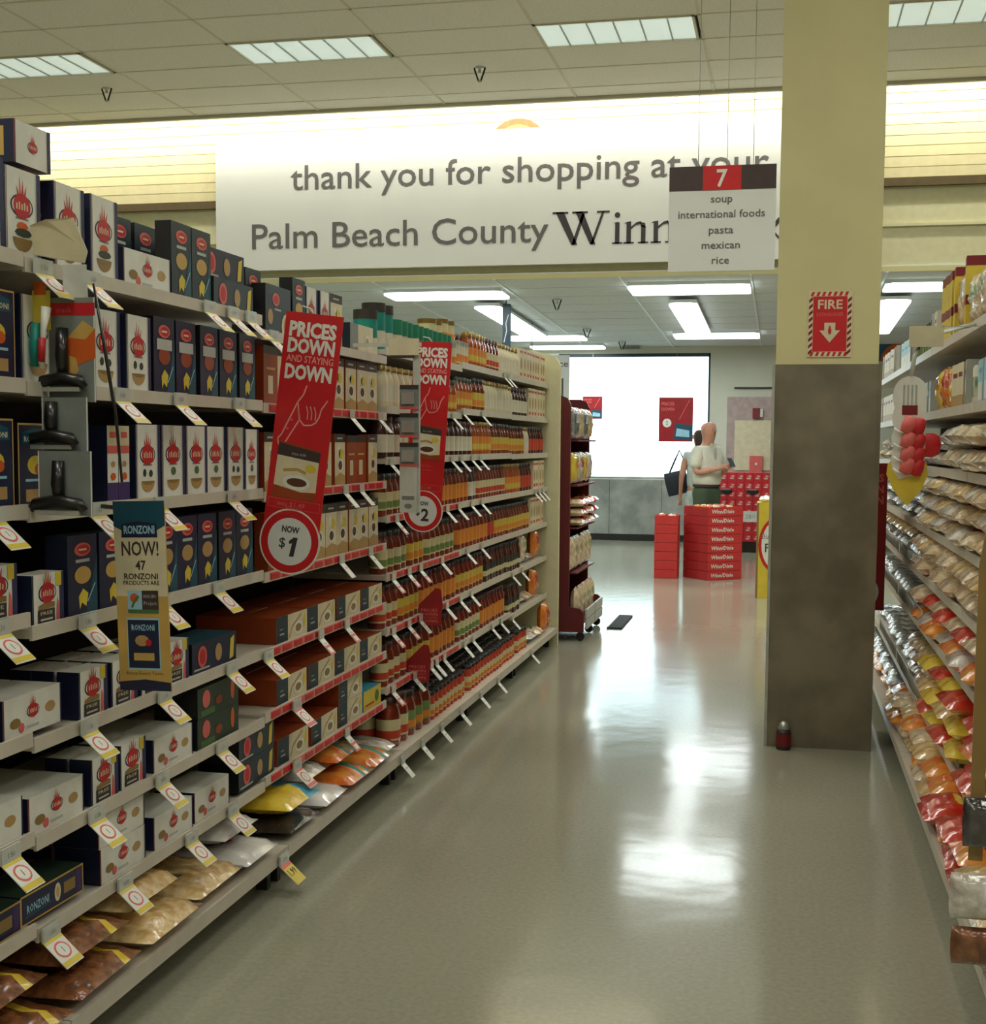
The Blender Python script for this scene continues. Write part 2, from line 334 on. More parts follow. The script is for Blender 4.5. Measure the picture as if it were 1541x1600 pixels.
t = thing('exit_device', 'small grey box on the ceiling above the window', 'box', MB().box(-2.42, 19.9, 2.90, -2.12, 20.0, 2.955, 'lgrey').box(-2.40, 19.89, 2.905, -2.14, 19.9, 2.945, 'grey'))
# blue wall band and orange decoration right of the pillar
thing('wall_banner', 'blue wall band with an orange round shape beyond the right shelves', 'banner', MB().box(1.25, BY-.06, 2.72, 3.2, BY-.001, 3.0, 'bluewall').add([(1.62+.26*cos(a*pi/8), BY-.065, 2.72+.26*sin(a*pi/8)) for a in range(9)], [tuple(range(9))], 'orange'))

# ================================================================== PILLAR
px0, px1, py0, py1 = -.045, .438, 6.61, 7.09
pl = struct('pillar', mbox(px0, py0, 1.88, px1, py1, 5.4, 'paint_yellow')); pl['label'] = 'square pale yellow pillar clad in dull metal below'
cl = MB(); cl.box(px0-.012, py0-.012, 0, px1+.012, py1+.012, 1.886, 'steel'); cl.box(px0-.016, py0-.016, 0, px0-.002, py0-.002, 1.886, 'metal').box(px1+.002, py0-.016, 0, px1+.016, py0-.002, 1.886, 'steel')
obj('cladding', cl, pl)
ov = MB(); ov.lathe([(.034, 0), (.036, .01), (.036, .085), (.030, .10), (.026, .10)], 'labk', 12); o = thing('can', 'small upright can standing on the floor at the pillar\'s left corner', 'can', ov, (.035, 6.545, 0))
obj('label', MB().lathe([(.0365, .02), (.0365, .08)], 'dred', 12, cap=False), o); obj('lid', MB().lathe([(.027, .10), (.03, .105), (.02, .13), (.008, .14)], 'metal', 12), o)
# fire sign
f = MB(); f.box(0, -.004, 0, .207, 0, .318, 'cream'); f.D = .004
W_, H_ = .207, .318
def stripes(x0, y0, x1, y1, n, along):
    for i in range(n):
        if along == 'x':
            a = x0+(x1-x0)*i/n; w = (x1-x0)/n*.5; f.poly([(a, y0), (a+w, y0), (min(a+w+.008, x1), y1), (a+.008, y1)], 'red')
        else:
            a = y0+(y1-y0)*i/n; w = (y1-y0)/n*.5; f.poly([(x0, a), (x1, a+.016), (x1, a+w+.016), (x0, a+w)], 'dred')
stripes(.01, .005, .195, .025, 7, 'x'); stripes(.01, .293, .195, .313, 7, 'x'); stripes(.004, .01, .022, .29, 9, 'y'); stripes(.185, .01, .203, .29, 9, 'y')
f.rect(.024, .027, .183, .291, 'signred', .0008); f.text('FIRE', .1035, .232, .042, 'cream', .0014, width=.115, bold=.02)
f.text('EXTINGUISHER', .1035, .196, .017, 'pink', .0014, width=.125, bold=.01)
f.poly([(.078, .165), (.129, .165), (.129, .128), (.152, .128), (.1035, .07), (.055, .128), (.078, .128)], 'cream', .0014)
f.ell(.1035, .125, .008, .017, 'red', .002); f.rect(.099, .14, .108, .15, 'red', .0021)
thing('fire_extinguisher_sign', 'red and white striped sign reading FIRE with a down arrow on the pillar', 'sign', f, (.102, py0-.001, 1.92))

# ================================================================== BANNER (big white sign)
BYN = 13.3
g = MB(); g.box(-5.98, 0, 3.30, .78, .05, 4.66, 'board'); g.D = 0
g.text('thank you for shopping at your', -5.13, 4.13, .25, 'inkg', .003, width=4.93, bold=.006, align='l', res=3)
g.text('Palm Beach County', -5.57, 3.525, .26, 'inkg', .003, width=3.2, bold=.006, align='l', res=3)
def serif_word(g, u, w, H, mt, l):
    def q(*p): g.poly([(u+a, w+b) for a, b in p], mt, l)
    # W
    q((.0, H), (.085, H), (.225, 0), (.165, 0)); q((.165, 0), (.20, 0), (.30, H*.93), (.27, H*.93)); q((.20, H), (.28, H), (.41, 0), (.355, 0)); q((.355, 0), (.385, 0), (.50, H), (.475, H))
    for a, b in ((-.03, .13), (.17, .33), (.42, .55)): q((a, H), (b, H), (b, H-.018), (a, H-.018))
    # i
    q((.605, 0), (.65, 0), (.65, H*.64), (.605, H*.64)); q((.575, 0), (.68, 0), (.68, .015), (.575, .015)); q((.575, H*.62), (.61, H*.62), (.65, H*.66), (.61, H*.64))
    g.ell(u+.628, w+H*.86, .028, .028, mt, l, 12)
    # n n
    for b in (.72, .99):
        q((b, 0), (b+.045, 0), (b+.045, H*.66), (b, H*.62)); q((b-.03, 0), (b+.075, 0), (b+.075, .015), (b-.03, .015)); q((b-.03, H*.6), (b, H*.6), (b+.045, H*.66), (b, H*.64))
        q((b+.045, H*.5), (b+.10, H*.63), (b+.14, H*.66), (b+.15, H*.58), (b+.09, H*.54), (b+.045, H*.42)); q((b+.13, H*.64), (b+.185, H*.6), (b+.19, H*.45), (b+.145, H*.5))
        q((b+.145, 0), (b+.19, 0), (b+.19, H*.5), (b+.145, H*.55)); q((b+.115, 0), (b+.22, 0), (b+.22, .015), (b+.115, .015))
serif_word(g, -2.30, 3.485, .33, 'ink', .003)
q = [(-.98, 3.56), (-.93, 3.60), (-.86, 3.50), (-.78, 3.85), (-.74, 3.85), (-.84, 3.42)]; g.poly(q, 'red', .003)
g.poly([(-.68, 3.485), (-.6, 3.485), (-.46, 3.52), (-.42, 3.65), (-.46, 3.78), (-.6, 3.815), (-.68, 3.815)], 'ink', .003); g.poly([(-.63, 3.51), (-.59, 3.51), (-.50, 3.55), (-.48, 3.65), (-.5, 3.74), (-.59, 3.79), (-.63, 3.79)], 'board', .004)
for a in (-.36, .05): g.rect(a, 3.485, a+.045, 3.69, 'ink', .003); g.ell(a+.022, 3.77, .028, .028, 'ink', .003); g.rect(a-.03, 3.485, a+.075, 3.5, 'ink', .003)
g.line([(-.25, 3.49), (-.08, 3.69)], .04, 'ink', .003); g.line([(-.25, 3.69), (-.08, 3.49)], .02, 'ink', .003)
g.ell(.24, 3.59, .085, .105, 'ink', .003, 18); g.ell(.25, 3.59, .05, .08, 'board', .004, 18); g.rect(.17, 3.59, .31, 3.605, 'ink', .005)
bn = thing('wall_banner', 'wide white banner reading thank you for shopping at your Palm Beach County store', 'banner', g, (0, BYN, 0))
e = MB(); e.add([(.32*cos(a*pi/24), 0, .32*sin(a*pi/24)) for a in range(25)]+[(.26*cos(a*pi/24), 0, .26*sin(a*pi/24)) for a in range(25)], [(i, i+1, 26+i, 25+i) for i in range(24)], 'arc')
e.add([(.26*cos(a*pi/24), 0, .26*sin(a*pi/24)) for a in range(25)], [tuple(range(25))], 'tan'); e.add([(.32*cos(a*pi/24), y, .32*sin(a*pi/24)) for a in range(25) for y in (0, .03)], [(2*i, 2*i+1, 2*i+3, 2*i+2) for i in range(24)], 'arc')
thing('round_emblem', 'tan round emblem showing just above the banner\'s top edge', 'emblem', e, (-2.71, 13.36, 4.455))

# aisle sign 7
g = MB(); g.box(0, 0, 0, .74, .02, .728, 'board'); g.D = 0
g.rect(0, .56, .74, .728, 'signdark', .002); g.rect(.235, .56, .50, .728, 'signred', .004); g.text('7', .367, .585, .115, 'white', .006, width=.075, bold=.02)
for t_, z, w in (('soup', .475, .15), ('international foods', .37, .60), ('pasta', .26, .17), ('mexican', .155, .265), ('rice', .05, .12)): g.text(t_, .367, z, .052, 'inkg', .003, width=w, bold=.006)
t = thing('aisle_sign', 'hanging white aisle sign with a red 7 listing soup, pasta and rice', 'sign', g, (-.83, 9.5, 2.712))
for x in (.2, .4, .58): obj('hanging_wire', MB().tube([(x, .01, .72), (x, .01, CZ-2.71)], .0022, 'lgrey', 4), t)
# dark blade sign far
g = MB(); g.box(0, 0, 0, .095, .02, .50, 'dteal'); g.D = 0; g.line([(.02, .07), (.05, .2), (.04, .28), (.07, .38)], .01, 'lgrey', .002)
t = thing('blade_sign', 'narrow dark grey hanging sign above the sauce shelves', 'sign', g, (-3.16, 14.8, 2.565))
t['label'] = 'narrow dark grey hanging sign above the sauce shelves'
obj('hanging_rod', mbox(.035, .005, .5, .045, .015, .555, 'dmetal'), t)
g = MB(); g.box(-.95, 0, 0, 0, .02, .70, 'board'); g.D = 0; g.text('service', -.015, .55, .08, 'inkg', .002, align='r', width=.40, bold=.01); g.rect(-.10, .12, -.075, .40, 'inkg', .002)
t = thing('service_sign', 'white hanging sign by the window with black lettering, mostly hidden by shelves', 'sign', g, (-2.737, 17.0, 1.93)); obj('hanging_rod', mbox(-.5, .005, .70, -.49, .015, 1.12, 'dmetal'), t)

# ================================================================== SHELVING
SEC = [1.31, 2.70, 4.09, 5.48, 6.85, 8.17, 9.49]
SZ = [[1.885, 1.602, 1.317, 1.069, .790, .557, .337], [1.875, 1.597, 1.308, 1.035, .772, .54, .32], [1.83, 1.59, 1.295, 1.025, .765, .55, .332],
      [1.87, 1.62, 1.397, 1.143, .887, .645, .385], [1.89, 1.645, 1.397, 1.145, .890, .647, .385], [1.89, 1.64, 1.39, 1.143, .888, .64, .36]]
RH = .03; DEP = .46
def bay(side, y0, y1, zs, label, cat='shelving', reds=()):
    t = thing('shelving_unit', label, 'shelving', None, (0, (y0+y1)/2, 0)); L = y1-y0; a, b_ = -L/2, L/2
    sg = 1 if side < 0 else -1; XF = XL if side < 0 else XR
    def bx(m, xa, ya, za, xb, yb, zb, mt):
        xa, xb = XF-sg*xa, XF-sg*xb; m.box(min(xa, xb), ya, za, max(xa, xb), yb, zb, mt); return m
    obj('back_panel', bx(MB(), DEP+.02, a+.002, .05, DEP+.04, b_-.002, zs[0]+.04, 'back'), t)
    for yy in (a+.002, b_-.032): obj('upright', bx(MB(), DEP-.02, yy, 0, DEP+.018, yy+.03, zs[0]+.06, 'shelf_dark'), t)
    for k, z in enumerate(zs):
        s_ = MB(); bx(s_, .006, a+.004, z+.004, DEP-.021, b_-.004, z+RH-.004, 'shelf'); o = obj('shelf', s_, t)
        mt = 'shelf'
        rl = bx(MB(), -.002, a+.003, z, .006, b_-.003, z+RH+.004, mt); obj('price_rail', rl, o)
        if k in reds:
            st = MB(); n = 12
            for i in range(n):
                ya = a+.05+i*(L-.1)/n; bx(st, -.0045, ya, z+.005, -.002, ya+(L-.1)/n*.9, z+RH, 'pink')
                bx(st, -.006, ya+.004, z+.007, -.0045, ya+(L-.1)/n*.72, z+RH-.003, 'signred')
            obj('red_price_strip', st, o, label='red strip along the price rail')
    bs = MB(); bx(bs, -.078, a+.003, .10, DEP-.021, b_-.003, .142, 'shelf'); o = obj('base_shelf', bs, t); obj('price_rail', bx(MB(), -.084, a+.003, .098, -.078, b_-.003, .142, 'shelf'), o)
    for yy in (a+.03, b_-.06): obj('leg', bx(MB(), -.03, yy, 0, .01, yy+.03, .10, 'dmetal'), t)
    return t
LBL = ['nearest pasta shelving unit at the left frame edge', 'pasta shelving unit behind the tan hanging sign', 'shelving unit with red price strips behind the large red sign', 'first sauce shelving unit, behind the second red sign',
       'middle sauce shelving unit', 'last sauce shelving unit beside the cream end panel']
for i in range(6):
    bay(-1, SEC[i], SEC[i+1], SZ[i], LBL[i], reds=[(), (), (1, 2, 3, 4, 5, 6), (3, 4, 5, 6), (), ()][i])
RSEC = [2.2, 3.5, 4.75, 6.0, 7.25, 8.5, 9.6]
RZ = [1.885, 1.61, 1.375, 1.11, .895, .67, .32]
RL = ['nearest right-hand shelving unit', 'right-hand shelving unit second from the camera', 'right-hand shelving unit stacked with tortilla bags', 'right-hand shelving unit behind the hot-dog toy strip', 'right-hand shelving unit beside the pillar', 'farthest right-hand shelving unit, past the pillar']
for i in range(6): bay(1, RSEC[i], RSEC[i+1], RZ, RL[i])
# end panel of left gondola
ep = MB(); pts = [(XL+.085, 0), (XL+.085, 2.06), (XL+.05, 2.12), (XL-.12, 2.17), (-2.72, 2.17), (-2.72, 0)]
ep.add([(x, 9.495, z) for x, z in pts]+[(x, 9.54, z) for x, z in pts], [tuple(range(6))[::-1], tuple(range(6, 12))]+[(i, (i+1) % 6, 6+(i+1) % 6, 6+i) for i in range(6)], 'paint_cream')
thing('end_panel', 'tall cream panel closing the far end of the sauce shelves', 'panel', ep)

# ================================================================== PRODUCT KINDS
K = {}
def flame(m, cu, cv, s, mt='red'):       # oval emblem with sprouting strokes
    m.ell(cu, cv, s*1.05, s*.62, 'navy', .0008, 16); m.ell(cu, cv, s*.93, s*.52, 'white', .0011, 16); m.ell(cu, cv, s*.8, s*.66, mt, .0014, 16)
    for i in (-2, -1, 0, 1, 2): m.rect(cu+i*s*.24-s*.07, cv-s*.2, cu+i*s*.24+s*.05, cv+s*(.2 if i % 2 else .12), 'cream', .0017)
    for dx, hh in ((-.5, .7), (-.2, 1.2), (.12, 1.05), (.45, .75)): m.poly([(cu+dx*s*.6-s*.08, cv+s*.55), (cu+dx*s*.6+s*.08, cv+s*.55), (cu+dx*s, cv+s*(.4+hh))], 'orange' if dx in (-.2,) else mt, .0013)
def boxk(key, w, h, d, front, side, top, art, name='pasta_box', cat='box'):
    m = MB().box(-w/2, -d/2, 0, w/2, d/2, h, front, left=side, right=side, top=top, bottom=side, back=side); m.D = d/2
    art(m, w, h); K[key] = Kind(name, cat, m, w=w, h=h, d=d)
def edges(m, w, h): m.rect(-w/2, 0, -w/2+w*.035, h, 'navy'); m.rect(w/2-w*.11, 0, w/2, h, 'navy2'); m.rect(-w/2+w*.055, 0, -w/2+w*.07, h, 'dred'); m.rect(w/2-w*.14, 0, w/2-w*.125, h, 'lgrey')
def a_pasta(veg):
    def f(m, w, h):
        edges(m, w, h); flame(m, -.004, h*.60, w*.30); m.rect(-w*.2, h*.455, w*.15, h*.475, 'grey')
        if veg == 0:
            m.ell(-w*.15, h*.36, w*.07, h*.055, 'dgreen', .0008, 8); m.ell(w*.1, h*.35, w*.08, h*.05, 'dgreen', .0008, 8)
        elif veg == 1: m.ell(-w*.01, h*.37, w*.11, h*.06, 'green', .0008, 8)
        elif veg == 2: m.ell(-w*.02, h*.38, w*.16, h*.05, 'orange', .0008, 8); m.ell(0, h*.31, w*.24, h*.05, 'dgreen', .0009, 8)
        m.ell(-w*.02, h*.25, w*.27, h*.15, 'tan' if veg < 2 else 'btan', .0009, 12, pi, 2*pi)
        m.ell(-w*.02, h*.25, w*.25, h*.05, 'btan', .0012, 10, pi, 2*pi)
    return f
for i in range(3): boxk('A%d' % i, .142, .205, .05, 'white', 'navy', 'lgrey', a_pasta(i))
boxk('AN', .115, .2, .05, 'white', 'navy', 'lgrey', a_pasta(1))
def a_wide(m, w, h):
    m.rect(-w/2, 0, -w/2+w*.02, h, 'dred'); m.rect(w/2-w*.02, 0, w/2, h, 'navy2'); flame(m, 0, h*.55, h*.27)
    m.ell(-w*.3, h*.35, w*.09, h*.13, 'btan', .0009, 10); m.ell(w*.3, h*.5, w*.09, h*.14, 'tan', .0009, 10); m.ell(-w*.2, h*.2, w*.05, h*.13, 'pink', .0012, 8); m.rect(-w*.12, h*.13, w*.1, h*.2, 'lgrey')
boxk('B', .245, .094, .13, 'white', 'navy', 'white', a_wide); boxk('BW', .27, .1, .05, 'white', 'navy', 'lgrey', a_wide)
def a_navy(fig, c1='navy', c2='teal'):
    def f(m, w, h):
        m.poly([(w/2, h*.1), (w/2, h*.75), (w*.1, h*.02), (w/2, 0)], c2, .0006); m.ell(0, h*.82, w*.28, h*.085 if h > .15 else h*.2, 'pink', .0009, 16); m.ell(.004, h*.82, w*.2, h*.06, 'red', .0012, 14); m.rect(-w*.13, h*.805, w*.13, h*.83, 'cream', .0015)
        m.rect(-w*.24, h*.66, w*.24, h*.70, 'lgrey', .0009); m.ell(0, h*.50, w*.28, h*.11, fig, .0009, 16)
        m.poly([(-w*.15, h*.24), (0, h*.33), (w*.18, h*.26), (w*.1, h*.1), (-w*.04, h*.16), (-w*.12, h*.08)], 'yellow', .0009); m.line([(w*.42, h*.38), (w*.15, h*.16)], .004, 'lblue', .0012)
    return f
boxk('C', .128, .215, .05, 'navy', 'black', 'navy', a_navy('tan')); boxk('CT', .125, .215, .05, 'dteal', 'black', 'dteal', a_navy('gold', 'dteal')); boxk('D', .14, .2, .06, 'navy', 'navy', 'dteal', a_navy('gold'))
def a_cream(m, w, h): a_navy('dorange')(m, w, h); m.rect(-w*.36, h*.58, w*.36, h*.72, 'lgrey', .0014)
boxk('CC', .128, .215, .05, 'navy', 'black', 'navy', a_cream)
def a_lying(m, w, h):
    m.ell(-w*.28, h*.5, h*.33, h*.36, 'pink', .0009, 16); m.ell(-w*.28, h*.5, h*.22, h*.25, 'red', .0012, 14); m.ell(w*.08, h*.48, h*.26, h*.3, 'tan', .0009, 14); m.poly([(w*.33, h*.1), (w*.42, h*.15), (w*.45, h*.9), (w*.36, h*.8)], 'yellow', .0009); m.rect(-w*.46, h*.08, -w*.12, h*.14, 'lgrey')
boxk('L', .31, .092, .14, 'dteal', 'black', 'dteal', a_lying); boxk('LN', .31, .092, .14, 'navy', 'black', 'teal', a_lying)
def a_veg(m, w, h): m.ell(-w*.3, h*.6, h*.3, h*.3, 'pink', .0009, 14); m.ell(w*.0, h*.4, h*.28, h*.16, 'dorange', .0009, 10); m.ell(w*.34, h*.55, h*.16, h*.36, 'orange', .0009, 10); m.rect(-w*.42, h*.05, -w*.1, h*.25, 'green')
boxk('V', .31, .092, .14, 'dgreen', 'black', 'dgreen', a_veg)
def a_topwide(m, w, h): m.ell(-w*.1, h*.72, w*.14, h*.13, 'pink', .0009, 16); m.ell(-w*.1, h*.72, w*.1, h*.09, 'red', .0012, 14); m.ell(-w*.32, h*.35, w*.1, h*.16, 'tan', .0009, 12); m.ell(w*.32, h*.2, w*.2, h*.28, 'cream', .0009, 12); m.ell(w*.34, h*.22, w*.14, h*.2, 'tan', .0012, 12); m.rect(-w*.15, h*.5, w*.1, h*.54, 'lgrey')
boxk('TW', .24, .165, .05, 'dteal', 'black', 'dteal', a_topwide)
def a_small(m, w, h):
    m.rect(-w/2, 0, -w/2+w*.04, h, 'navy'); m.rect(w*.36, 0, w/2, h, 'navy2'); flame(m, -.004, h*.62, w*.27); m.rect(w*.24, h*.72, w*.42, h, 'yellow', .0009)
    m.poly([(-w*.32, h*.30), (w*.2, h*.32), (w*.2, h*.42), (-w*.05, h*.46), (-w*.32, h*.38)], 'btan', .0009); m.rect(-w*.34, h*.03, w*.2, h*.30, 'labk', .0009); m.text('FREE', -w*.07, h*.19, h*.07, 'cream', .0014, width=w*.38, res=1); m.rect(-w*.26, h*.08, w*.12, h*.12, 'lgrey', .0014)
    m.poly([(w*.24, h*.03), (w*.36, h*.03), (w*.33, h*.4), (w*.28, h*.5)], 'pink', .0011)
boxk('E', .14, .12, .06, 'white', 'navy', 'white', a_small)
def a_ron(m, w, h):
    t = w*.03; m.rect(-w/2, 0, w/2, h, 'gold', .0004); m.rect(-w/2+t, t, w/2-t, h-t, 'navy', .0007); m.poly([(-w*.4, h*.76), (w*.4, h*.76), (w*.36, h*.9), (0, h*.95), (-w*.36, h*.9)], 'teal', .001)
    m.text('RONZONI', 0, h*.79, h*.06, 'cream', .0014, width=w*.66, bold=.02, res=1); m.ell(0, h*.52, w*.24, h*.11, 'yellow', .001, 12); m.ell(w*.1, h*.47, w*.14, h*.07, 'orange', .0013, 10); m.rect(-w*.3, h*.10, w*.3, h*.24, 'tan', .001)
    m.rect(-w*.3, h*.33, w*.3, h*.36, 'lblue', .001)
boxk('F', .145, .2, .05, 'navy', 'black', 'navy', a_ron)
def a_ronl(m, w, h):
    t = h*.06; m.rect(-w/2, 0, w/2, h, 'gold', .0004); m.rect(-w/2+t, t, w/2-t, h-t, 'navy', .0007); m.text('RONZONI', -w*.24, h*.36, h*.26, 'lblue', .0012, width=w*.34, bold=.02, res=1); m.poly([(-w*.44, h*.2), (w*.0, h*.3), (w*.0, h*.34), (-w*.44, h*.3)], 'teal', .001)
    m.ell(w*.07, h*.5, w*.05, h*.32, 'cream', .001, 12); m.ell(w*.07, h*.5, w*.025, h*.2, 'gold', .0013, 10); m.rect(w*.17, h*.3, w*.36, h*.7, 'btan', .001); m.rect(w*.38, h*.1, w*.46, h*.9, 'purple', .001)
boxk('FL', .27, .072, .13, 'navy', 'navy', 'dgreen', a_ronl, 'spaghetti_box')
def a_pouch(m, w, h):
    m.rect(-w/2, h*.84, w/2, h, 'labk', .0006); m.rect(-w*.3, h*.9, w*.2, h*.93, 'lgrey', .001); m.ell(w*.1, h*.62, w*.25, h*.1, 'yellow', .0006, 10); m.ell(-w*.1, h*.66, w*.12, h*.12, 'white', .0006, 10)
    m.ell(0, h*.40, w*.27, h*.13, 'white', .0009, 16); m.ell(0, h*.40, w*.19, h*.09, 'brown', .0012, 14); m.poly([(-w/2, 0), (w/2, 0), (w/2, h*.2), (0, h*.26), (-w/2, h*.18)], 'tan', .0007)
boxk('G', .128, .205, .05, 'cream', 'dorange', 'labk', a_pouch, 'rice_box'); boxk('GO', .128, .2, .05, 'dorange', 'dorange', 'orange', lambda m, w, h: (m.rect(-w/2, h*.86, w/2, h, 'labk'), m.rect(-w*.2, h*.2, w*.15, h*.5, 'cream'), m.rect(-w*.3, h*.6, w*.3, h*.64, 'gold')), 'rice_box')
def a_rice(m, w, h):
    m.rect(-w/2, 0, -w*.14, h, 'dteal'); m.rect(-w*.4, h*.3, -w*.26, h*.36, 'lgrey', .001); m.rect(-w*.4, h*.5, -w*.3, h*.53, 'lgrey', .001); m.ell(w*.2, h*.38, w*.15, h*.26, 'white', .0009, 14); m.ell(w*.2, h*.38, w*.1, h*.16, 'btan', .0012, 12)
    m.line([(-w*.1, h*.1), (0, h*.5), (w*.3, h*.88)], .008, 'tan', .0009); m.poly([(w*.38, h*.3), (w*.46, h*.5), (w*.42, h*.9), (w*.36, h*.6)], 'yellow', .0009)
boxk('R', .295, .092, .15, 'cream', 'dorange', 'dorange', a_rice, 'rice_box')
boxk('BY', .24, .085, .14, 'yellow', 'sky', 'sky', lambda m, w, h: (m.rect(-w*.4, h*.2, w*.1, h*.3, 'red'), m.ell(w*.25, h*.5, w*.12, h*.3, 'green')), 'snack_box')
boxk('NR', .055, .2, .05, 'white', 'navy', 'white', lambda m, w, h: (m.rect(-w/2, 0, w/2, h*.26, 'purple'), m.rect(-w/2, h*.64, w/2, h*.74, 'pink'), m.rect(-w/2, h*.74, w/2, h, 'cream'), m.ell(0, h*.34, w*.25, h*.05, 'orange', .001), m.ell(0, h*.5, w*.2, h*.04, 'tan', .001), m.rect(-w*.3, h*.84, w*.3, h*.92, 'pink', .001)))
boxk('CB', .1, .2, .07, 'cream', 'cream', 'white', lambda m, w, h: (m.rect(-w*.4, h*.85, w*.4, h*.92, 'red'), m.ell(0, h*.5, w*.3, h*.2, 'tan'), m.rect(-w*.3, h*.1, w*.3, h*.2, 'labr')), 'mix_box')
def jar(key, r, h, body, cap, lab, lab2=None, neck=.75, nm='sauce_jar', capd=1.0, sq=False):
    n = 4 if sq else 10
    m = MB().lathe([(r*.92, 0), (r, h*.04), (r, h*.62), (r*.9, h*.74), (r*neck, h*.82), (r*neck, h*.88)], body, n)
    c = MB().lathe([(r*neck*1.06, h*.86), (r*neck*1.08, h*.99), (r*neck*.98, h)], cap, n)
    l = MB().lathe([(r*1.02, h*.14), (r*1.02, h*.56)], lab, n, cap=False)
    if lab2: l.lathe([(r*1.035, h*.18), (r*1.035, h*.34)], lab2, n, cap=False)
    K[key] = Kind(nm, 'jar', m, [('lid', c), ('label', l)], w=r*2, h=h, d=r*2)
jar('jr', .041, .188, 'sauce', 'capd', 'labc', 'labr'); jar('jg', .041, .188, 'sauce', 'capk', 'labc', 'labg'); jar('jo', .041, .188, 'sauce', 'capd', 'labo'); jar('jy', .041, .188, 'sauce', 'capk', 'laby', 'labo')
jar('jw', .045, .187, 'dsauce', 'capd', 'labw'); jar('jo2', .04, .19, 'sauce2', 'capg', 'labo', 'laby'); jar('jp', .04, .19, 'sauce3', 'capk', 'labr'); jar('jk', .04, .19, 'sauce3', 'capk', 'labk', 'labc')
jar('jc', .042, .185, 'cream', 'capg', 'labw'); jar('jG', .037, .175, 'sauce2', 'dgreen', 'labo', 'laby', nm='salsa_jar'); jar('jB', .055, .225, 'sauce', 'capd', 'labc', 'labr', nm='sauce_jug'); jar('jB2', .05, .21, 'sauce', 'capk', 'labg', 'labo', nm='sauce_jug')
jar('jS', .03, .14, 'labr', 'capk', 'labc', 'labo', neck=.95, nm='sauce_bottle')
def can(key, r, h, body, cap, lab, cb=.8):
    m = MB().lathe([(r, 0), (r, h*.82)], body, 12); c = MB().lathe([(r*1.03, h*cb), (r*1.03, h)], cap, 12); l = MB().lathe([(r*1.01, h*.06), (r*1.01, h*.4)], lab, 12, cap=False)
    K[key] = Kind('cheese_canister', 'canister', m, [('lid', c), ('label', l)], w=r*2, h=h, d=r*2)
can('cT', .052, .2, 'cteal', 'labk', 'labw'); can('cG', .042, .15, 'labw', 'cgreen', 'laby', .55); can('cS', .036, .12, 'labw', 'metal', 'labo'); can('cJ', .05, .12, 'labc', 'capg', 'labo')
# pillow bags
def pillow(w, d, h, seed, mt, band=None, crimp=True, nx=10, ny=8):
    rnd = random.Random(seed); ph = [rnd.uniform(0, 6.28) for _ in range(6)]; m = MB(); v = []; idx = {}
    def wob(x, y): return -.1+.12*sin(7*x+ph[0]+3*y)+.10*sin(11*y+ph[1])+.08*sin(17*x*y*2+ph[2]+9*x)
    for sgn in (1, -1):
        for j in range(ny+1):
            for i in range(nx+1):
                x, y = i/nx*2-1, j/ny*2-1
                t = max(0, (1-abs(x)**3))**.6*max(0, (1-abs(y)**2.6))**.5
                z = h/2*(t*(1+wob(x, y))*sgn if sgn > 0 else -t*.85)
                pinch = 1-.07*abs(y)**3
                idx[(sgn, i, j)] = len(v); v.append((x*w/2*(1-.05*abs(y)**2), y*d/2*pinch, h/2+z))
    f = []; fm = []
    for sgn in (1, -1):
        for j in range(ny):
            for i in range(nx):
                q = (idx[(sgn, i, j)], idx[(sgn, i+1, j)], idx[(sgn, i+1, j+1)], idx[(sgn, i, j+1)])
                f.append(q if sgn > 0 else q[::-1]); fm.append(band[1] if band and band[0](i/nx, j/ny) else mt)
    b = len(m.v); m.v += v
    for q, k in zip(f, fm): m.sm.add(len(m.f)); m.f.append(q); m.m.append(m.mi(k))
    return m
def bagk(key, w, d, h, mt, band=None, seed=1, name='food_bag', upright=False):
    m = pillow(w, d, h, seed, mt, band)
    if upright: m.xf(Matrix.Translation((0, 0, d/2)) @ Matrix.Rotation(pi/2, 4, 'X') @ Matrix.Translation((0, 0, -h/2)))
    K[key] = Kind(name, 'bag', m, w=w, h=d if upright else h, d=h if upright else d)
lo = (lambda u, v: v < .3)
bagk('bBr', .33, .36, .078, 'film_brown', (lambda u, v: .62 < u < .8 and v < .6, 'film_yellow'), 3, 'pasta_bag'); bagk('bTan', .33, .36, .085, 'film_tan', (lambda u, v: u > .85 and v < .3, 'film_dark'), 5, 'pasta_bag')
bagk('bWh', .27, .34, .075, 'film_white', (lambda u, v: .3 < u < .6 and .3 < v < .7, 'red'), 6, 'rice_bag'); bagk('bYB', .31, .36, .085, 'film_yellow', (lambda u, v: u > .55 and v < .4, 'sky'), 7, 'noodle_bag')
bagk('bOr', .3, .36, .08, 'film_orange', (lambda u, v: v < .45 and u > .3 and int(u*10) % 2, 'cteal'), 8, 'rice_bag'); bagk('bCl', .27, .34, .075, 'film_clear', (lambda u, v: u > .75, 'film_dark'), 9, 'rice_bag')
bagk('bDk', .3, .34, .065, 'film_dark', None, 12, 'pasta_bag')
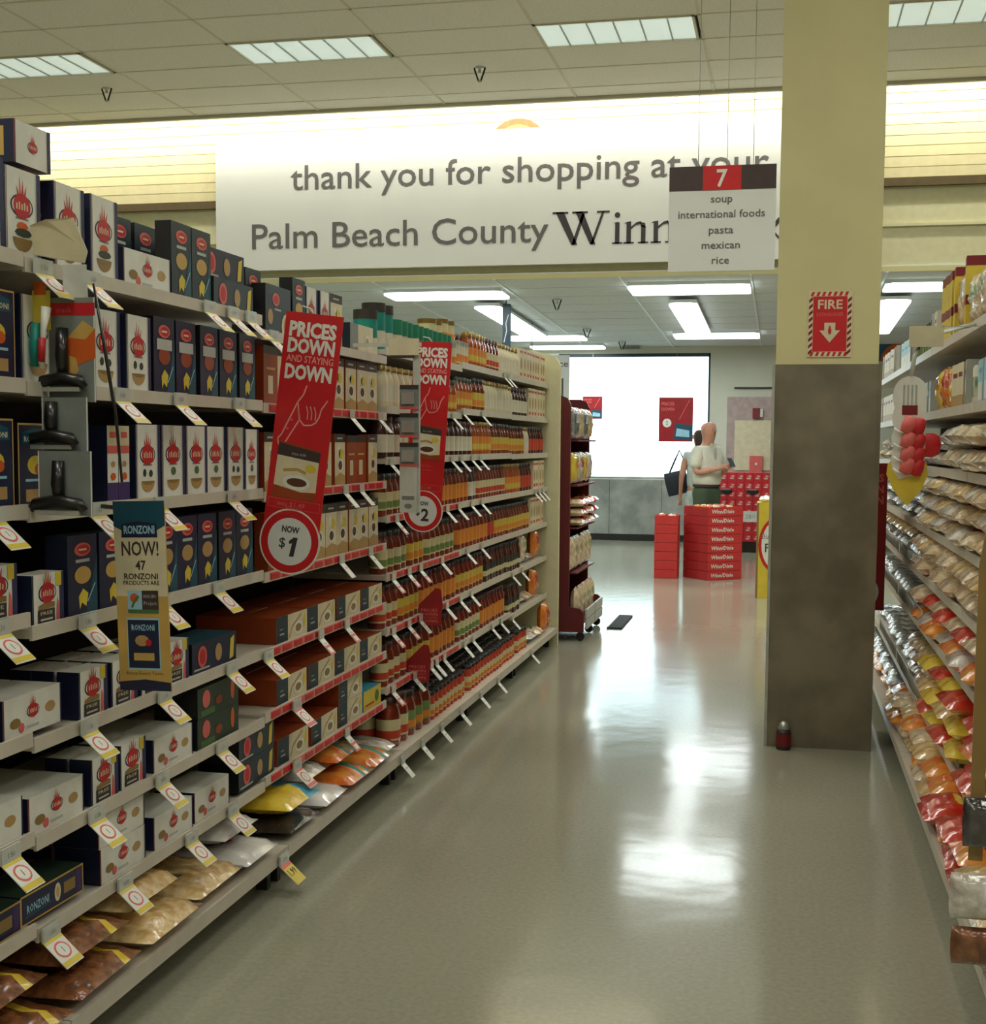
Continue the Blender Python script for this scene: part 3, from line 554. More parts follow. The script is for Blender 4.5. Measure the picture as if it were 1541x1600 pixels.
for k, (mt, b2) in enumerate((('film_beige', 'film_orange'), ('film_beige', 'film_yellow'), ('film_clear', 'film_red'), ('film_orange', 'film_red'), ('film_red', 'film_yellow'), ('film_yellow', 'film_orange'), ('film_tan', 'film_clear'), ('film_silver', 'film_clear'), ('film_beige', 'film_green'))):
    bagk('f%d' % k, .21, .22, .07, mt, (lambda u, v: .3 < u < .75 and .35 < v < .7, b2), 20+k, 'tortilla_bag' if k in (0, 1, 6, 8) else 'snack_bag'); bagk('u%d' % k, .2, .22, .09, mt, (lambda u, v: .2 < u < .8 and .4 < v < .75, b2), 40+k, 'snack_bag', True)

# ================================================================== STOCKING
SHN = ['top shelf', 'second shelf', 'third shelf', 'fourth shelf', 'fifth shelf', 'sixth shelf', 'lowest raised shelf', 'bottom shelf']
BN = ['nearest bay', 'second bay', 'red-striped bay', 'first sauce bay', 'middle sauce bay', 'last sauce bay']
DESC = {'A0': 'white pasta box with dark leaves', 'A1': 'white pasta box with green herb', 'A2': 'white pasta box with orange vegetables', 'AN': 'narrow white pasta box', 'B': 'low white pasta box', 'BW': 'wide white box with red oval',
    'C': 'navy pasta box with tan window', 'CC': 'navy pasta box with pale band', 'CT': 'dark teal pasta box', 'D': 'navy bow-tie pasta box', 'L': 'dark teal box lying sideways', 'LN': 'navy box lying sideways', 'V': 'dark green vegetable pasta box',
    'TW': 'broad dark teal box', 'E': 'small white yellow-cornered box', 'F': 'blue and gold pasta box', 'FL': 'long blue spaghetti box', 'G': 'cream dark-topped rice box', 'GO': 'orange-brown rice box', 'R': 'low cream and teal rice box',
    'BY': 'yellow and blue snack box', 'NR': 'narrow white and purple box', 'CB': 'cream mix box', 'jr': 'red-labelled sauce jar', 'jg': 'green-labelled sauce jar', 'jo': 'orange-labelled red sauce jar', 'jy': 'yellow-labelled red sauce jar', 'jw': 'dark sauce jar with pale label',
    'jo2': 'amber sauce jar', 'jp': 'dark sauce jar with red label', 'jk': 'dark sauce jar with black label', 'jc': 'creamy white sauce jar', 'jG': 'salsa jar with green lid', 'jB': 'big red-labelled sauce jug', 'jB2': 'big green-labelled sauce jug', 'jS': 'small red dark-lidded sauce bottle',
    'cT': 'tall teal canister', 'cG': 'green-lidded canister', 'cS': 'small metal-lidded canister', 'cJ': 'squat tan jar', 'bBr': 'brown pasta bag with yellow band', 'bTan': 'clear bag of tan pasta', 'bWh': 'white rice bag', 'bYB': 'yellow and blue noodle bag', 'bOr': 'orange and teal bag',
    'bCl': 'clear silvery rice bag', 'bDk': 'dark clear bag', 'f0': 'orange-printed beige tortilla bag', 'f1': 'yellow-printed beige tortilla bag', 'f2': 'crinkled clear bag, red print', 'f3': 'orange and red snack bag', 'f4': 'red yellow-printed snack bag', 'f5': 'yellow and orange snack bag', 'f6': 'tan film-wrapped tortilla bag', 'f7': 'silvery foil bag', 'f8': 'green-printed beige tortilla bag'}
for k in range(9): DESC['u%d' % k] = 'upright '+DESC['f%d' % k]
COUNT = {}
def shelfz(b_, s_): return .142 if s_ == 7 else SZ[b_][s_]+RH-.0035
def put(key, y, bay_, sh, depth=0, lift=0, xo=0, rz=90, jit=True, tilt=0, note=None):
    k = K[key]; xf = (XL if sh < 7 else XL+.06 if k.cat != 'bag' else XL+.09)-.018-xo-k.d/2-depth*(k.d+.006)
    j = random.uniform(-1, 1) if jit else 0
    where = '%s, %s' % (SHN[sh], BN[bay_])
    lb = note or ('%s on %s' % (DESC[key], where))
    if depth and not note: lb = '%s behind the front row, %s' % (DESC[key], where)
    if lift and not note: lb = '%s stacked %s, %s' % (DESC[key], 'behind' if depth else 'on top', where)
    o = k.put((xf+j*.004, y, shelfz(bay_, sh)+lift+.0006), radians(rz), lb, None, rot=(0, 0, radians(rz+j*1.2)))
    COUNT.setdefault(lb, []).append(o); return o
def bayof(y):
    for i in range(6):
        if y < SEC[i+1]: return i
    return 5
def run(key, ya, yb, sh, n=None, pitch=None, rows=1, levels=1, xo=0):
    k = K[key]; keys = key if isinstance(key, list) else [key]
    if n is None: n = max(1, int((yb-ya)/(pitch or k.w+.006)))
    for i in range(n):
        y = ya+(yb-ya)*(i+.5)/n
        for r in range(rows):
            for l in range(levels): put(key, y, bayof(y), sh, r, l*(k.h+.001), xo)
# --- top shelf
for y, k in ((2.43, 'A0'), (2.585, 'A1'), (2.735, 'A2'), (2.925, 'A2'), (3.09, 'A2')): put(k, y, bayof(y), 0)
put('GO', 2.83, 1, 0, xo=.03); put('BW', 3.33, 1, 0)
for y in (3.41, 3.56): put('CT', y, 1, 0, xo=.12)
for y in (3.54, 3.675): put('CT', y, 1, 0)
put('L', 3.9, 1, 0, xo=.0); put('LN', 3.88, 1, 0, lift=.093, xo=.02)
put('CT', 4.19, 2, 0, xo=.05); put('TW', 4.27, 2, 0); put('CT', 4.475, 2, 0, xo=.0); put('AN', 4.615, 2, 0); put('AN', 4.75, 2, 0); put('G', 4.89, 2, 0); put('CT', 4.85, 2, 0, xo=.07)
kk = K['G']; m = MB().box(-.15, -.04, 0, .15, .04, .115, 'cream', left='dteal', right='cream'); m.D = .04; m.rect(-.15, 0, -.05, .115, 'grey'); m.ell(.07, .05, .035, .03, 'white', .001); m.ell(.07, .05, .02, .017, 'tan', .0015)
Kind('rice_box', 'box', m).put((XL-.06, 5.2, shelfz(2, 0)+.001), pi/2, 'low cream pouch box at the end of the red-striped bay\'s top shelf')
# box lying across the tops
m = MB().box(-.075, -.14, 0, .075, .14, .095, 'white', left='navy', right='navy2', top='navy', bottom='navy'); m.D = .14; m.rect(-.075, 0, -.069, .095, 'dred'); m.rect(.06, 0, .075, .095, 'navy2'); flame(m, .0, .045, .02)
m.add([(-.0756, -.115, .015), (-.0756, .115, .015), (-.0756, .115, .08), (-.0756, -.115, .08)], [(0, 3, 2, 1)], 'gold'); m.add([(-.0762, -.09, .025), (-.0762, -.02, .025), (-.0762, -.02, .07), (-.0762, -.09, .07)], [(0, 3, 2, 1)], 'white'); m.add([(-.0766, -.075, .03), (-.0766, -.05, .03), (-.0766, -.05, .066), (-.0766, -.075, .066)], [(0, 3, 2, 1)], 'dred')
Kind('pasta_box', 'box', m).put((XL-.018-.14, 2.775, shelfz(0, 0)+.2075), pi/2, 'white pasta box lying on its side across the tops at upper left')
for i, y in enumerate((5.42, 5.54, 5.66)): put('cT', y, bayof(y), 0, xo=.01)
run('cG', 5.74, 6.72, 0, 11); run('cS', 6.75, 7.1, 0, 5)
for i, y in enumerate((6.78, 6.92, 7.06)): put('cJ', y, bayof(y), 0, lift=.0, xo=.09)
for i, y in enumerate((6.72, 6.84, 6.96, 7.09)): put('cJ', y, bayof(y), 0, lift=.122, xo=.09)
run('jo2', 7.14, 7.55, 0, 5); run('jr', 7.56, 7.9, 0, 4); run('jc', 7.92, 8.5, 0, 6); run('CB', 8.52, 9.44, 0, 9)
run('jo', 7.14, 8.4, 0, 14, xo=.1)
# --- second shelf
for y, k in ((2.31, 'A0'), (2.46, 'F'), (2.615, 'F'), (2.79, 'A0'), (3.105, 'A0'), (3.265, 'A0'), (3.42, 'CC'), (3.56, 'CC'), (3.71, 'CC'), (3.86, 'CC'), (4.0, 'CC'), (4.2, 'GO'), (4.34, 'G'), (4.48, 'G'), (4.62, 'G'), (4.76, 'G'), (4.9, 'G'), (5.06, 'G'), (5.2, 'G'), (5.34, 'G')): put(k, y, bayof(y), 1)
run('jc', 5.5, 6.5, 1, 11); run('jG', 6.52, 7.2, 1, 9); run('jy', 7.22, 7.5, 1, 3); run('jc', 7.5, 8.3, 1, 9); run('jw', 8.32, 8.8, 1, 5); run('CB', 8.82, 9.44, 1, 6)
# --- third shelf
for y, k in ((2.28, 'F'), (2.43, 'F'), (2.6, 'F'), (2.755, 'F'), (2.93, 'A1'), (3.13, 'NR'), (3.19, 'NR'), (3.32, 'A0'), (3.48, 'A1'), (3.63, 'A1'), (3.77, 'A1'), (3.91, 'A0'), (4.035, 'AN'), (4.2, 'G'), (4.34, 'G'), (4.48, 'G'), (4.62, 'G'), (4.76, 'G'), (4.91, 'G'), (5.05, 'GO'), (5.19, 'GO'), (5.33, 'G')): put(k, y, bayof(y), 2)
run('jw', 5.5, 5.9, 2, 4); run('jr', 5.92, 6.3, 2, 4); run('jw', 6.32, 7.2, 2, 9); run('jo2', 7.22, 7.7, 2, 6); run('jy', 7.72, 8.7, 2, 12); run('jc', 8.7, 8.9, 2, 2); run('jp', 8.9, 9.42, 2, 6)
# --- fourth shelf
for y, k in ((2.14, 'E'), (2.30, 'E'), (2.455, 'E'), (2.61, 'E'), (2.80, 'E'), (2.965, 'D'), (3.12, 'D'), (3.27, 'D'), (3.42, 'C'), (3.56, 'C'), (3.70, 'C'), (3.84, 'C'), (3.98, 'C'), (4.25, 'GO')):
    put(k, y, bayof(y), 3)
for i in range(8): put('G', 4.42+i*.133, 2, 3)
run('jg', 5.5, 6.4, 3, 10); run('jo', 6.42, 7.1, 3, 8); run('jw', 7.12, 7.3, 3, 2); run('jr', 7.32, 8.1, 3, 10); run('jo2', 8.12, 8.6, 3, 6); run('jp', 8.62, 9.0, 3, 4); run('CB', 9.02, 9.42, 3, 4)
# --- fifth shelf
for r in range(2):
    put('B', 2.73, 0, 4, r); put('B', 2.47, 0, 4, r)
for y in (3.01, 3.17, 3.33, 3.49):
    for r in range(3): put('E', y, 1, 4, r)
put('LN', 3.75, 1, 4); 
for r in range(3):
    for y in (4.40, 4.71, 5.02, 5.325): put('R', y, 2, 4, r, xo=0) if r < 2 else None
run('jg', 5.5, 5.9, 4, 4); run('jy', 5.92, 6.2, 4, 3); run('jg', 6.22, 6.8, 4, 6); run('jo', 6.87, 7.6, 4, 8); run('jp', 7.62, 7.8, 4, 2); run('jy', 7.82, 8.9, 4, 13); run('CB', 8.92, 9.42, 4, 5)
# --- sixth
for r in range(2):
    put('B', 2.83, 1, 5, r); put('B', 2.56, 0, 5, r); put('B', 3.455, 1, 5, r)
    for y in (3.055, 3.215): put('E', y, 1, 5, r)
put('V', 3.76, 1, 5); put('V', 3.76, 1, 5, lift=.093); 
for r in range(2):
    for y in (4.39, 4.70, 5.02, 5.325): put('R', y, 2, 5, r)
run('jr', 5.5, 5.75, 5, 3); run('jy', 5.77, 6.1, 5, 4); run('jo', 6.12, 6.82, 5, 8); run('jy', 6.87, 7.5, 5, 7); run('jk', 7.52, 8.6, 5, 13)
# --- lowest raised
for y in (2.53, 2.81):
    for d_ in range(2): put('FL', y, 0, 6, d_)
for l in range(2): put('B', 3.15, 1, 6, lift=l*.095); put('B', 3.15, 1, 6, 1, lift=l*.095)
put('B', 3.45, 1, 6); put('B', 3.45, 1, 6, 1); put('B', 3.72, 1, 6); put('L', 3.93, 1, 6, xo=0) if False else None
K['L2'] = K['L']; put('L', 4.06, 2, 6); put('L', 4.06, 2, 6, lift=.093)
for y in (4.41, 4.73): put('R', y, 2, 6); put('R', y, 2, 6, 1)
put('R', 5.05, 2, 6); put('R', 5.05, 2, 6, lift=.093); put('BY', 5.34, 2, 6)
run('jr', 5.5, 5.9, 6, 4); run('jy', 5.92, 6.3, 6, 4); run('jo', 6.32, 6.83, 6, 6); run('jg', 6.87, 7.4, 6, 6); run('jo', 7.42, 8.1, 6, 8); run('jk', 8.2, 8.6, 6, 5)
# --- bottom shelf
for y, k, l, xo in ((2.18, 'bBr', 0, -.04), (2.52, 'bBr', 0, -.05), (2.52, 'bBr', .078, .02), (2.88, 'bBr', 0, -.03), (2.88, 'bBr', .078, .0), (3.23, 'bTan', 0, -.04), (3.23, 'bTan', .08, .02), (3.57, 'bTan', 0, -.02), (3.86, 'bWh', 0, -.03), (3.86, 'bWh', .075, .04), (4.25, 'bDk', 0, -.03), (4.25, 'bYB', .068, -.03), (4.56, 'bWh', 0, -.03), (4.56, 'bCl', .086, .04), (4.87, 'bOr', 0, -.04), (4.87, 'bOr', .082, .03), (5.16, 'bOr', 0, -.03), (5.345, 'bCl', 0, .0)):
    put(k, y, bayof(y), 7, lift=l, xo=xo)
for y, k in ((5.56, 'jB'), (5.685, 'jB'), (5.81, 'jB2'), (5.93, 'jB2'), (6.05, 'jB2')):
    put(k, y, bayof(y), 7); put(k, y, bayof(y), 7, 1)
for r in range(5):
    n = 31 if r < 3 else 0
    for i in range(n):
        y = 6.15+i*.078
        if bayof(y-.03) != bayof(y+.03): continue
        put('jS', y, bayof(y), 7, r)
for sh, ya, yb in ((4, 0, 0), (5, 8.64, 9.42), (6, 8.64, 9.42), (7, 8.62, 9.42)):
    if yb: 
        for i, y in enumerate((ya+.12, ya+.36, ya+.6)): put(['bCl', 'f8', 'u3'][i] if sh > 5 else ['u8', 'f7', 'u3'][i], y, 5, sh)
# tidy up labels: repeats that nothing tells apart share a group
NTH = ['nearest', 'second', 'third', 'fourth', 'fifth', 'sixth', 'seventh', 'eighth', 'ninth', 'tenth', 'eleventh', 'twelfth', 'thirteenth', 'fourteenth']
def settle(cnt):
    for lb, os_ in cnt.items():
        if len(os_) < 2: continue
        os_.sort(key=lambda o: (round(o.location.z, 1), o.location.y))
        for o in os_: o['group'] = ('row: '+lb)[:80]
        zs = sorted(set(round(o.location.z, 1) for o in os_))
        if len(os_) > 14 or (len(zs) > 1 and len(zs) < len(os_)) and len(lb.split()) > 10: continue
        if len(lb.split()) > 12: 
            if len(os_) == 2 and len(lb.split()) < 16:
                for o, n in zip(os_, ('nearer', 'farther')): o['label'] = lb+', '+n
            continue
        for i, o in enumerate(os_): o['label'] = '%s, %s from near end' % (lb, NTH[i]) if i else '%s, nearest of its row' % lb
        o = os_[-1]; o['label'] = lb+', farthest of its row'
settle(COUNT)
# price tags
def tagk(kind):
    m = MB(); w, l = .075, .085
    m.box(-w/2, -.001, -l, w/2, .001, 0, 'white'); m.D = .001
    if kind in ('y', 'o'):
        cc = 'yellow' if kind == 'y' else 'pink'
        m.rect(-w/2, -l+.003, w/2, -l*.8, cc); m.rect(-w/2, -l*.14, w/2, -.002, cc); m.ell(0, -l*.47, w*.36, l*.27, 'pink', .0009, 16); m.ell(0, -l*.47, w*.29, l*.21, 'white', .0012, 16); m.text('1', 0, -l*.56, l*.2, 'ink', .0015, res=1)
    elif kind == 'w': m.rect(-w*.3, -l*.7, w*.3, -l*.62, 'lgrey'); m.rect(-w*.3, -l*.5, w*.1, -l*.3, 'ink', .0006)
    else: m.rect(-w/2, -l, w/2, 0, 'yellow', .0005); m.text('1.99', 0, -l*.6, l*.3, 'ink', .001, width=w*.7, bold=.02, res=1); m.rect(-w/2, -l*.2, w/2, 0, 'pink', .0009)
    m.xf(Matrix.Rotation(radians(-48), 4, 'X'))
    c = MB().box(-w/2, -.004, -.002, w/2, .002, RH+.004, 'clearp'); c.D = .004; c.text('1.50', 0, RH*.3, RH*.4, 'grey', .0006, res=1)
    return Kind('price_tag', 'tag', m, [('holder', c)])
TG = {k: tagk(k) for k in 'yowp'}
# narrow swing flags used further down the aisle
def flag(kind):
    m = MB(); w, l = .05, .075; m.box(-w/2, -.001, -l, w/2, .001, 0, 'white'); m.D = .001
    if kind == 'r': m.rect(-w/2, -l, w/2, -l*.45, 'pink'); m.rect(-w*.35, -l*.9, w*.35, -l*.6, 'white', .0009)
    m.rect(-w*.3, -l*.4, w*.3, -l*.3, 'lgrey'); m.xf(Matrix.Rotation(radians(-42), 4, 'X'))
    return Kind('price_tag', 'tag', m, [('holder', MB().box(-w/2, -.004, -.002, w/2, .001, RH+.003, 'clearp'))])
TG['f'] = flag('f'); TG['r'] = flag('r')
ORD = ['nearest', 'second', 'third', 'fourth', 'fifth', 'sixth', 'seventh', 'eighth']
def tags(sh, lst):
    per = {}
    for y, k in lst:
        b_ = bayof(y); per.setdefault(b_, []).append((y, k))
    for b_, L_ in per.items():
        for i, (y, k) in enumerate(sorted(L_)):
            z = .10 if sh == 7 else SZ[b_][sh]; x = XL+.012 if sh < 7 else XL+.094
            if b_ == 2 and k in 'ro': x += .004
            TG[k].put((x, y, z+.001), pi/2, '%s swing price tag, %s along %s, %s' % ({'y': 'yellow and white', 'o': 'pink and white', 'w': 'white', 'p': 'bright yellow', 'f': 'narrow white', 'r': 'pink'}[k], ORD[min(i, 7)], SHN[sh], BN[b_]), 'price tags on the shelf rails')
tags(0, [(2.76, 'y'), (2.98, 'y'), (3.66, 'y'), (3.83, 'y'), (3.97, 'y'), (4.16, 'y'), (7.9, 'f'), (8.02, 'f')])
tags(1, [(3.12, 'y'), (3.46, 'y'), (3.87, 'y'), (4.98, 'f'), (5.35, 'f'), (6.62, 'f'), (6.85, 'f'), (7.3, 'f')])
tags(2, [(2.55, 'y'), (2.99, 'y'), (3.33, 'y'), (3.82, 'y'), (4.9, 'f'), (5.1, 'f'), (5.52, 'f'), (6.6, 'f'), (6.8, 'f'), (7.05, 'f'), (7.25, 'f')])
tags(3, [(2.56, 'y'), (2.93, 'y'), (3.34, 'y'), (3.71, 'y'), (4.85, 'f'), (5.22, 'f'), (5.6, 'r'), (5.8, 'f'), (6.5, 'f'), (6.75, 'f'), (7.05, 'f'), (7.3, 'f'), (8.95, 'f'), (9.1, 'f'), (9.25, 'f')])
tags(4, [(2.93, 'y'), (3.34, 'y'), (3.80, 'y'), (4.1, 'y'), (4.6, 'r'), (4.9, 'r'), (5.55, 'r'), (5.8, 'r'), (6.0, 'r'), (6.4, 'f'), (6.95, 'f'), (7.3, 'f')])
tags(5, [(2.58, 'y'), (2.96, 'y'), (3.32, 'y'), (3.72, 'y'), (4.35, 'o'), (5.55, 'r'), (5.8, 'r'), (6.0, 'f'), (6.5, 'f'), (6.8, 'f'), (7.05, 'f'), (8.2, 'f'), (8.5, 'f')])
tags(6, [(2.74, 'y'), (3.10, 'y'), (3.5, 'y'), (3.8, 'y'), (4.35, 'o'), (4.9, 'r'), (5.55, 'r'), (5.9, 'f'), (6.2, 'f'), (6.3, 'f'), (6.45, 'f'), (6.9, 'f'), (7.1, 'f'), (7.6, 'f'), (7.85, 'f'), (8.2, 'f')])
tags(7, [(4.02, 'p'), (5.42, 'f'), (5.75, 'f'), (6.1, 'f'), (6.5, 'f'), (6.95, 'f'), (7.4, 'f'), (8.45, 'f')])

# ================================================================== HANGING SIGNS ON THE LEFT
# sign stands square to the shelf, leaning outwards at the top
def red_long(loc, rz, tilt, label, price, H, s):
    m = MB(); w = .2*s; m.D = .002; h = H
    m.box(-w/2, -.002, .12*s, w/2, .002, h, 'signred'); r = .108*s; n = 36; cz = .108*s
    for rr, mt, l in ((r, 'white', .0006), (r*.95, 'signred', .001), (r*.72, 'board', .0014)): m.ell(0, cz, rr, rr, mt, l, n)
    m.add([(r*cos(2*pi*i/n), -.002, cz+r*sin(2*pi*i/n)) for i in range(n)]+[(r*cos(2*pi*i/n), .002, cz+r*sin(2*pi*i/n)) for i in range(n)], [(i, n+i, n+(i+1) % n, (i+1) % n) for i in range(n)]+[tuple(range(n, 2*n))], 'white')
    k = s; T = h
    m.text('PRICES', 0, T-.075*k, .044*k, 'white', .001, width=.165*k, bold=.045); m.text('DOWN', 0, T-.127*k, .043*k, 'white', .001, width=.165*k, bold=.045)
    m.text('AND STAYING', 0, T-.158*k, .022*k, 'rose', .001, width=.165*k, bold=.012); m.text('DOWN', 0, T-.212*k, .044*k, 'white', .001, width=.165*k, bold=.045)
    P = lambda L: [(a*k, T-.24*k+b*k) for a, b in L]
    m.line(P([(.0, .01), (-.008, -.02), (-.025, -.045), (-.07, -.155), (-.082, -.17), (-.078, -.188), (-.062, -.19), (-.052, -.175), (-.012, -.10), (-.02, -.07), (-.025, -.045)]), .0045*k, 'rose')
    m.line(P([(-.02, -.07), (-.014, -.10), (.004, -.118), (.03, -.115), (.045, -.105), (.055, -.085), (.06, -.06), (.078, -.03)]), .0045*k, 'rose')
    for a in (0, .014, .028): m.line(P([(.006+a, -.055), (.014+a, -.075), (.014+a, -.098)]), .0035*k, 'rose')
    for a, b in ((-.052, -.135), (-.04, -.105)): m.ell(a*k, T-.24*k+b*k, .005*k, .004*k, 'pink', .001, 8)
    m.poly(P([(-.075, -.195), (.072, -.205), (.072, -.36), (-.08, -.36)]), 'cream', .0009); m.poly(P([(-.075, -.182), (.075, -.200), (.075, -.232), (-.077, -.222)]), 'signdark', .0013); m.poly(P([(-.075, -.176), (.075, -.194), (.075, -.2), (-.075, -.182)]), 'dorange', .0014); m.text('rice mix', .0, T-.458*k, .011*k, 'lgrey', .0017, width=.05*k, res=1)
    m.ell(0, T-.24*k-.305*k, .05*k, .024*k, 'white', .0013, 18); m.ell(.002, T-.24*k-.305*k, .036*k, .014*k, 'brown', .0017, 18); m.poly(P([(-.08, -.36), (.072, -.36), (.072, -.33), (.02, -.335), (-.08, -.32)]), 'dorange', .0011); m.ell(.045*k, T-.24*k-.255*k, .02*k, .014*k, 'yellow', .0012, 8); m.line(P([(-.05, -.27), (.0, -.262), (.03, -.272)]), .01*k, 'tan', .0012)
    m.text('Winn-Dixie', 0, T-.24*k-.395*k, .012*k, 'pink', .001, width=.06*k, res=1); m.text('rice mix dinner', 0, T-.24*k-.414*k, .010*k, 'pink', .001, width=.085*k, res=1)
    zz = cz+r*.98; m.line([(-w*.46, zz), (w*.46, zz), (w*.46, zz+.03*k), (-w*.46, zz+.03*k), (-w*.46, zz)], .0014, 'pink', .002); m.text('was $1.49', -.01, zz+.008*k, .015*k, 'pink', .0024, width=.1*k, bold=.01)
    m.text('NOW', 0, cz+.03*k, .02*k, 'ink', .002, width=.062*k, bold=.035); m.text('$', -.025*k, cz-.022*k, .032*k, 'ink', .002, bold=.01)
    if price == '1': m.poly([(.004*k, cz-.048*k), (.02*k, cz-.048*k), (.028*k, cz+.016*k), (.014*k, cz+.016*k), (-.002*k, cz+.002*k), (0, cz-.008*k), (.010*k, cz-.004*k)], 'ink', .002)
    else: m.text(price, .014*k, cz-.048*k, .06*k, 'ink', .002, bold=.03)
    t = thing('price_sign', label, 'sign', m, loc, (0, tilt, rz))
    obj('hanger', MB().tube([(0, .003, h-.01), (-.02, .004, h+.015), (-.05, .004, h+.02)], .003, 'clearp'), t)
    return t
red_long((-1.557, 3.98, 1.07), radians(-4), radians(7.2), 'tall red PRICES DOWN sign with a round NOW $1 disc, nearest of its kind', '1', .835, .985)
red_long((-1.555, 5.6, 1.10), radians(-4), radians(3.6), 'tall red PRICES DOWN sign half hidden behind the second hanging strip', '2', .835, .86)
# small red pennants
for (x, y, z, sh) in ((-1.64, 6.05, .62, 0), (-1.665, 5.93, .365, 0)):
    m = MB(); m.D = .002; m.poly([(-.055, 0), (.055, 0), (.065, .10), (.055, .175), (.03, .18), (-.05, .10)], 'signredd'); m.add([(a, .002, b) for a, b in ((-.055, 0), (.055, 0), (.065, .10), (.055, .175), (.03, .18), (-.05, .10))], [(5, 4, 3, 2, 1, 0)], 'signredd')
    m.text('PRICES', 0, .067, .014, 'pink', .001, width=.08, bold=.02, res=1); m.text('DOWN', 0, .047, .014, 'pink', .001, width=.08, bold=.02, res=1); m.text('AND STAYING', 0, .034, .008, 'pink', .001, width=.08, res=1); m.text('DOWN', 0, .014, .014, 'pink', .001, width=.08, bold=.02, res=1)
    thing('shelf_pennant', 'small red PRICES DOWN pennant on a sauce shelf, %s of two' % ('upper' if z > .5 else 'lower'), 'sign', m, (x, y, z), (0, 0, radians(8)))
# tan ronzoni sign
m = MB(); m.D = .002; w, h = .142, .468
m.box(-w/2, -.002, 0, w/2, .002, h, 'gold'); m.rect(-w/2, h*.14, w/2, h*.9, 'cream', .0004); m.rect(-w/2, h*.0, w/2, h*.5, 'gold', .0006)
m.poly([(-w/2, h*.87), (-w*.3, h*.84), (w*.3, h*.84), (w/2, h*.87), (w/2, h), (-w/2, h)], 'teal', .0008)
m.poly([(-w*.35, h*.81), (w*.35, h*.81), (w*.34, h*.88), (0, h*.895), (-w*.34, h*.88)], 'navy', .0012); m.text('RONZONI', 0, h*.83, .019, 'lblue', .0016, width=w*.6, bold=.03)
m.text('NOW!', 0, h*.715, .034, 'signdark', .001, width=w*.72, bold=.015); m.text('47', 0, h*.64, .022, 'signdark', .001, width=w*.2, bold=.02); m.text('RONZONI', 0, h*.59, .014, 'signdark', .001, width=w*.66, bold=.02); m.text('PRODUCTS ARE', 0, h*.56, .010, 'signdark', .001, width=w*.7, bold=.01)
m.rect(-w*.28, h*.43, 0, h*.53, 'lblue', .001); m.rect(0, h*.43, w*.32, h*.53, 'signdark', .001); m.text('NON GMO', w*.16, h*.49, .009, 'lgrey', .0013, width=w*.25, res=1); m.text('Project', w*.16, h*.455, .009, 'lgrey', .0013, width=w*.25, res=1); m.rect(-w*.28, h*.41, w*.32, h*.43, 'green', .0012); m.ell(-w*.15, h*.49, .012, .012, 'orange', .0013, 10); m.line([(-w*.2, h*.44), (-w*.14, h*.48), (-w*.06, h*.5)], .006, 'green', .0014)
m.rect(-w*.32, h*.11, w*.32, h*.385, 'lblue', .0008); m.rect(-w*.3, h*.12, w*.3, h*.375, 'navy', .0011); m.text('RONZONI', 0, h*.32, .014, 'lblue', .0015, width=w*.45, bold=.02, res=1); m.ell(-.004, h*.265, .02, .014, 'tan', .0015, 10); m.ell(.014, h*.255, .009, .009, 'red', .0018, 8); m.rect(-w*.2, h*.16, w*.2, h*.20, 'gold', .0015)
m.text('Enjoy Every Taste', 0, h*.085, .008, 'brown', .0012, width=w*.72, res=1); m.poly([(-w/2, 0), (w/2, 0), (w/2, h*.045), (0, h*.06), (-w/2, h*.045)], 'navy', .0012)
t = thing('hanging_sign', 'tan hanging shelf sign with teal top reading RONZONI NOW! 47', 'sign', m, (-1.522, 2.95, .882), (0, radians(-1.8), radians(-4)))
obj('bracket', MB().tube([(-.03, .006, h-.02), (-.11, .01, h-.012)], .006, 'blackp'), t)
# clip strip with peelers
Y0 = 2.8
t = thing('clip_strip', 'black plastic strip hanging from the top pasta shelf', 'strip', MB().tube([(-1.575, Y0+.02, 1.86), (-1.545, Y0+.01, 1.72), (-1.52, Y0+.015, 1.55), (-1.51, Y0+.02, 1.40)], [.003, .004, .004, .003], 'blackp', 6))
m = MB(); m.add([(-1.585, Y0-.01, 1.63), (-1.565, Y0-.01, 1.63), (-1.575, Y0-.01, 1.89), (-1.635, Y0-.01, 1.89)], [(0, 1, 2, 3)], 'clearp'); m.box(-1.635, Y0-.012, 1.80, -1.575, Y0-.010, 1.90, 'clearp'); obj('clear_hanger', m, t)
m = MB(); pts = [(-1.765, 1.948), (-1.71, 1.985), (-1.66, 2.0), (-1.60, 2.005), (-1.575, 1.93), (-1.585, 1.905), (-1.66, 1.915), (-1.735, 1.93)]
m.add([(x, Y0-.02-.02*sin(i), z) for i, (x, z) in enumerate(pts)]+[(x, Y0-.018-.02*sin(i), z) for i, (x, z) in enumerate(pts)], [tuple(range(8)), tuple(range(15, 7, -1))]+[(i, 8+i, 8+(i+1) % 8, (i+1) % 8) for i in range(8)], 'cream')
thing('paper_flag', 'curled tan paper flag in front of the upper left boxes', 'flag', m)
def card(x0, z0, x1, z1, y, art=None, mt='card'):
    w, h = x1-x0, z1-z0; m = MB(); m.box(0, -.001, 0, w, .001, h, mt); m.D = .001; m.rect(0, 0, .003, h, 'white', .0003); m.rect(w-.003, 0, w, h, 'white', .0003)
    if art: art(m, w, h)
    return m, (x0, y, z0)
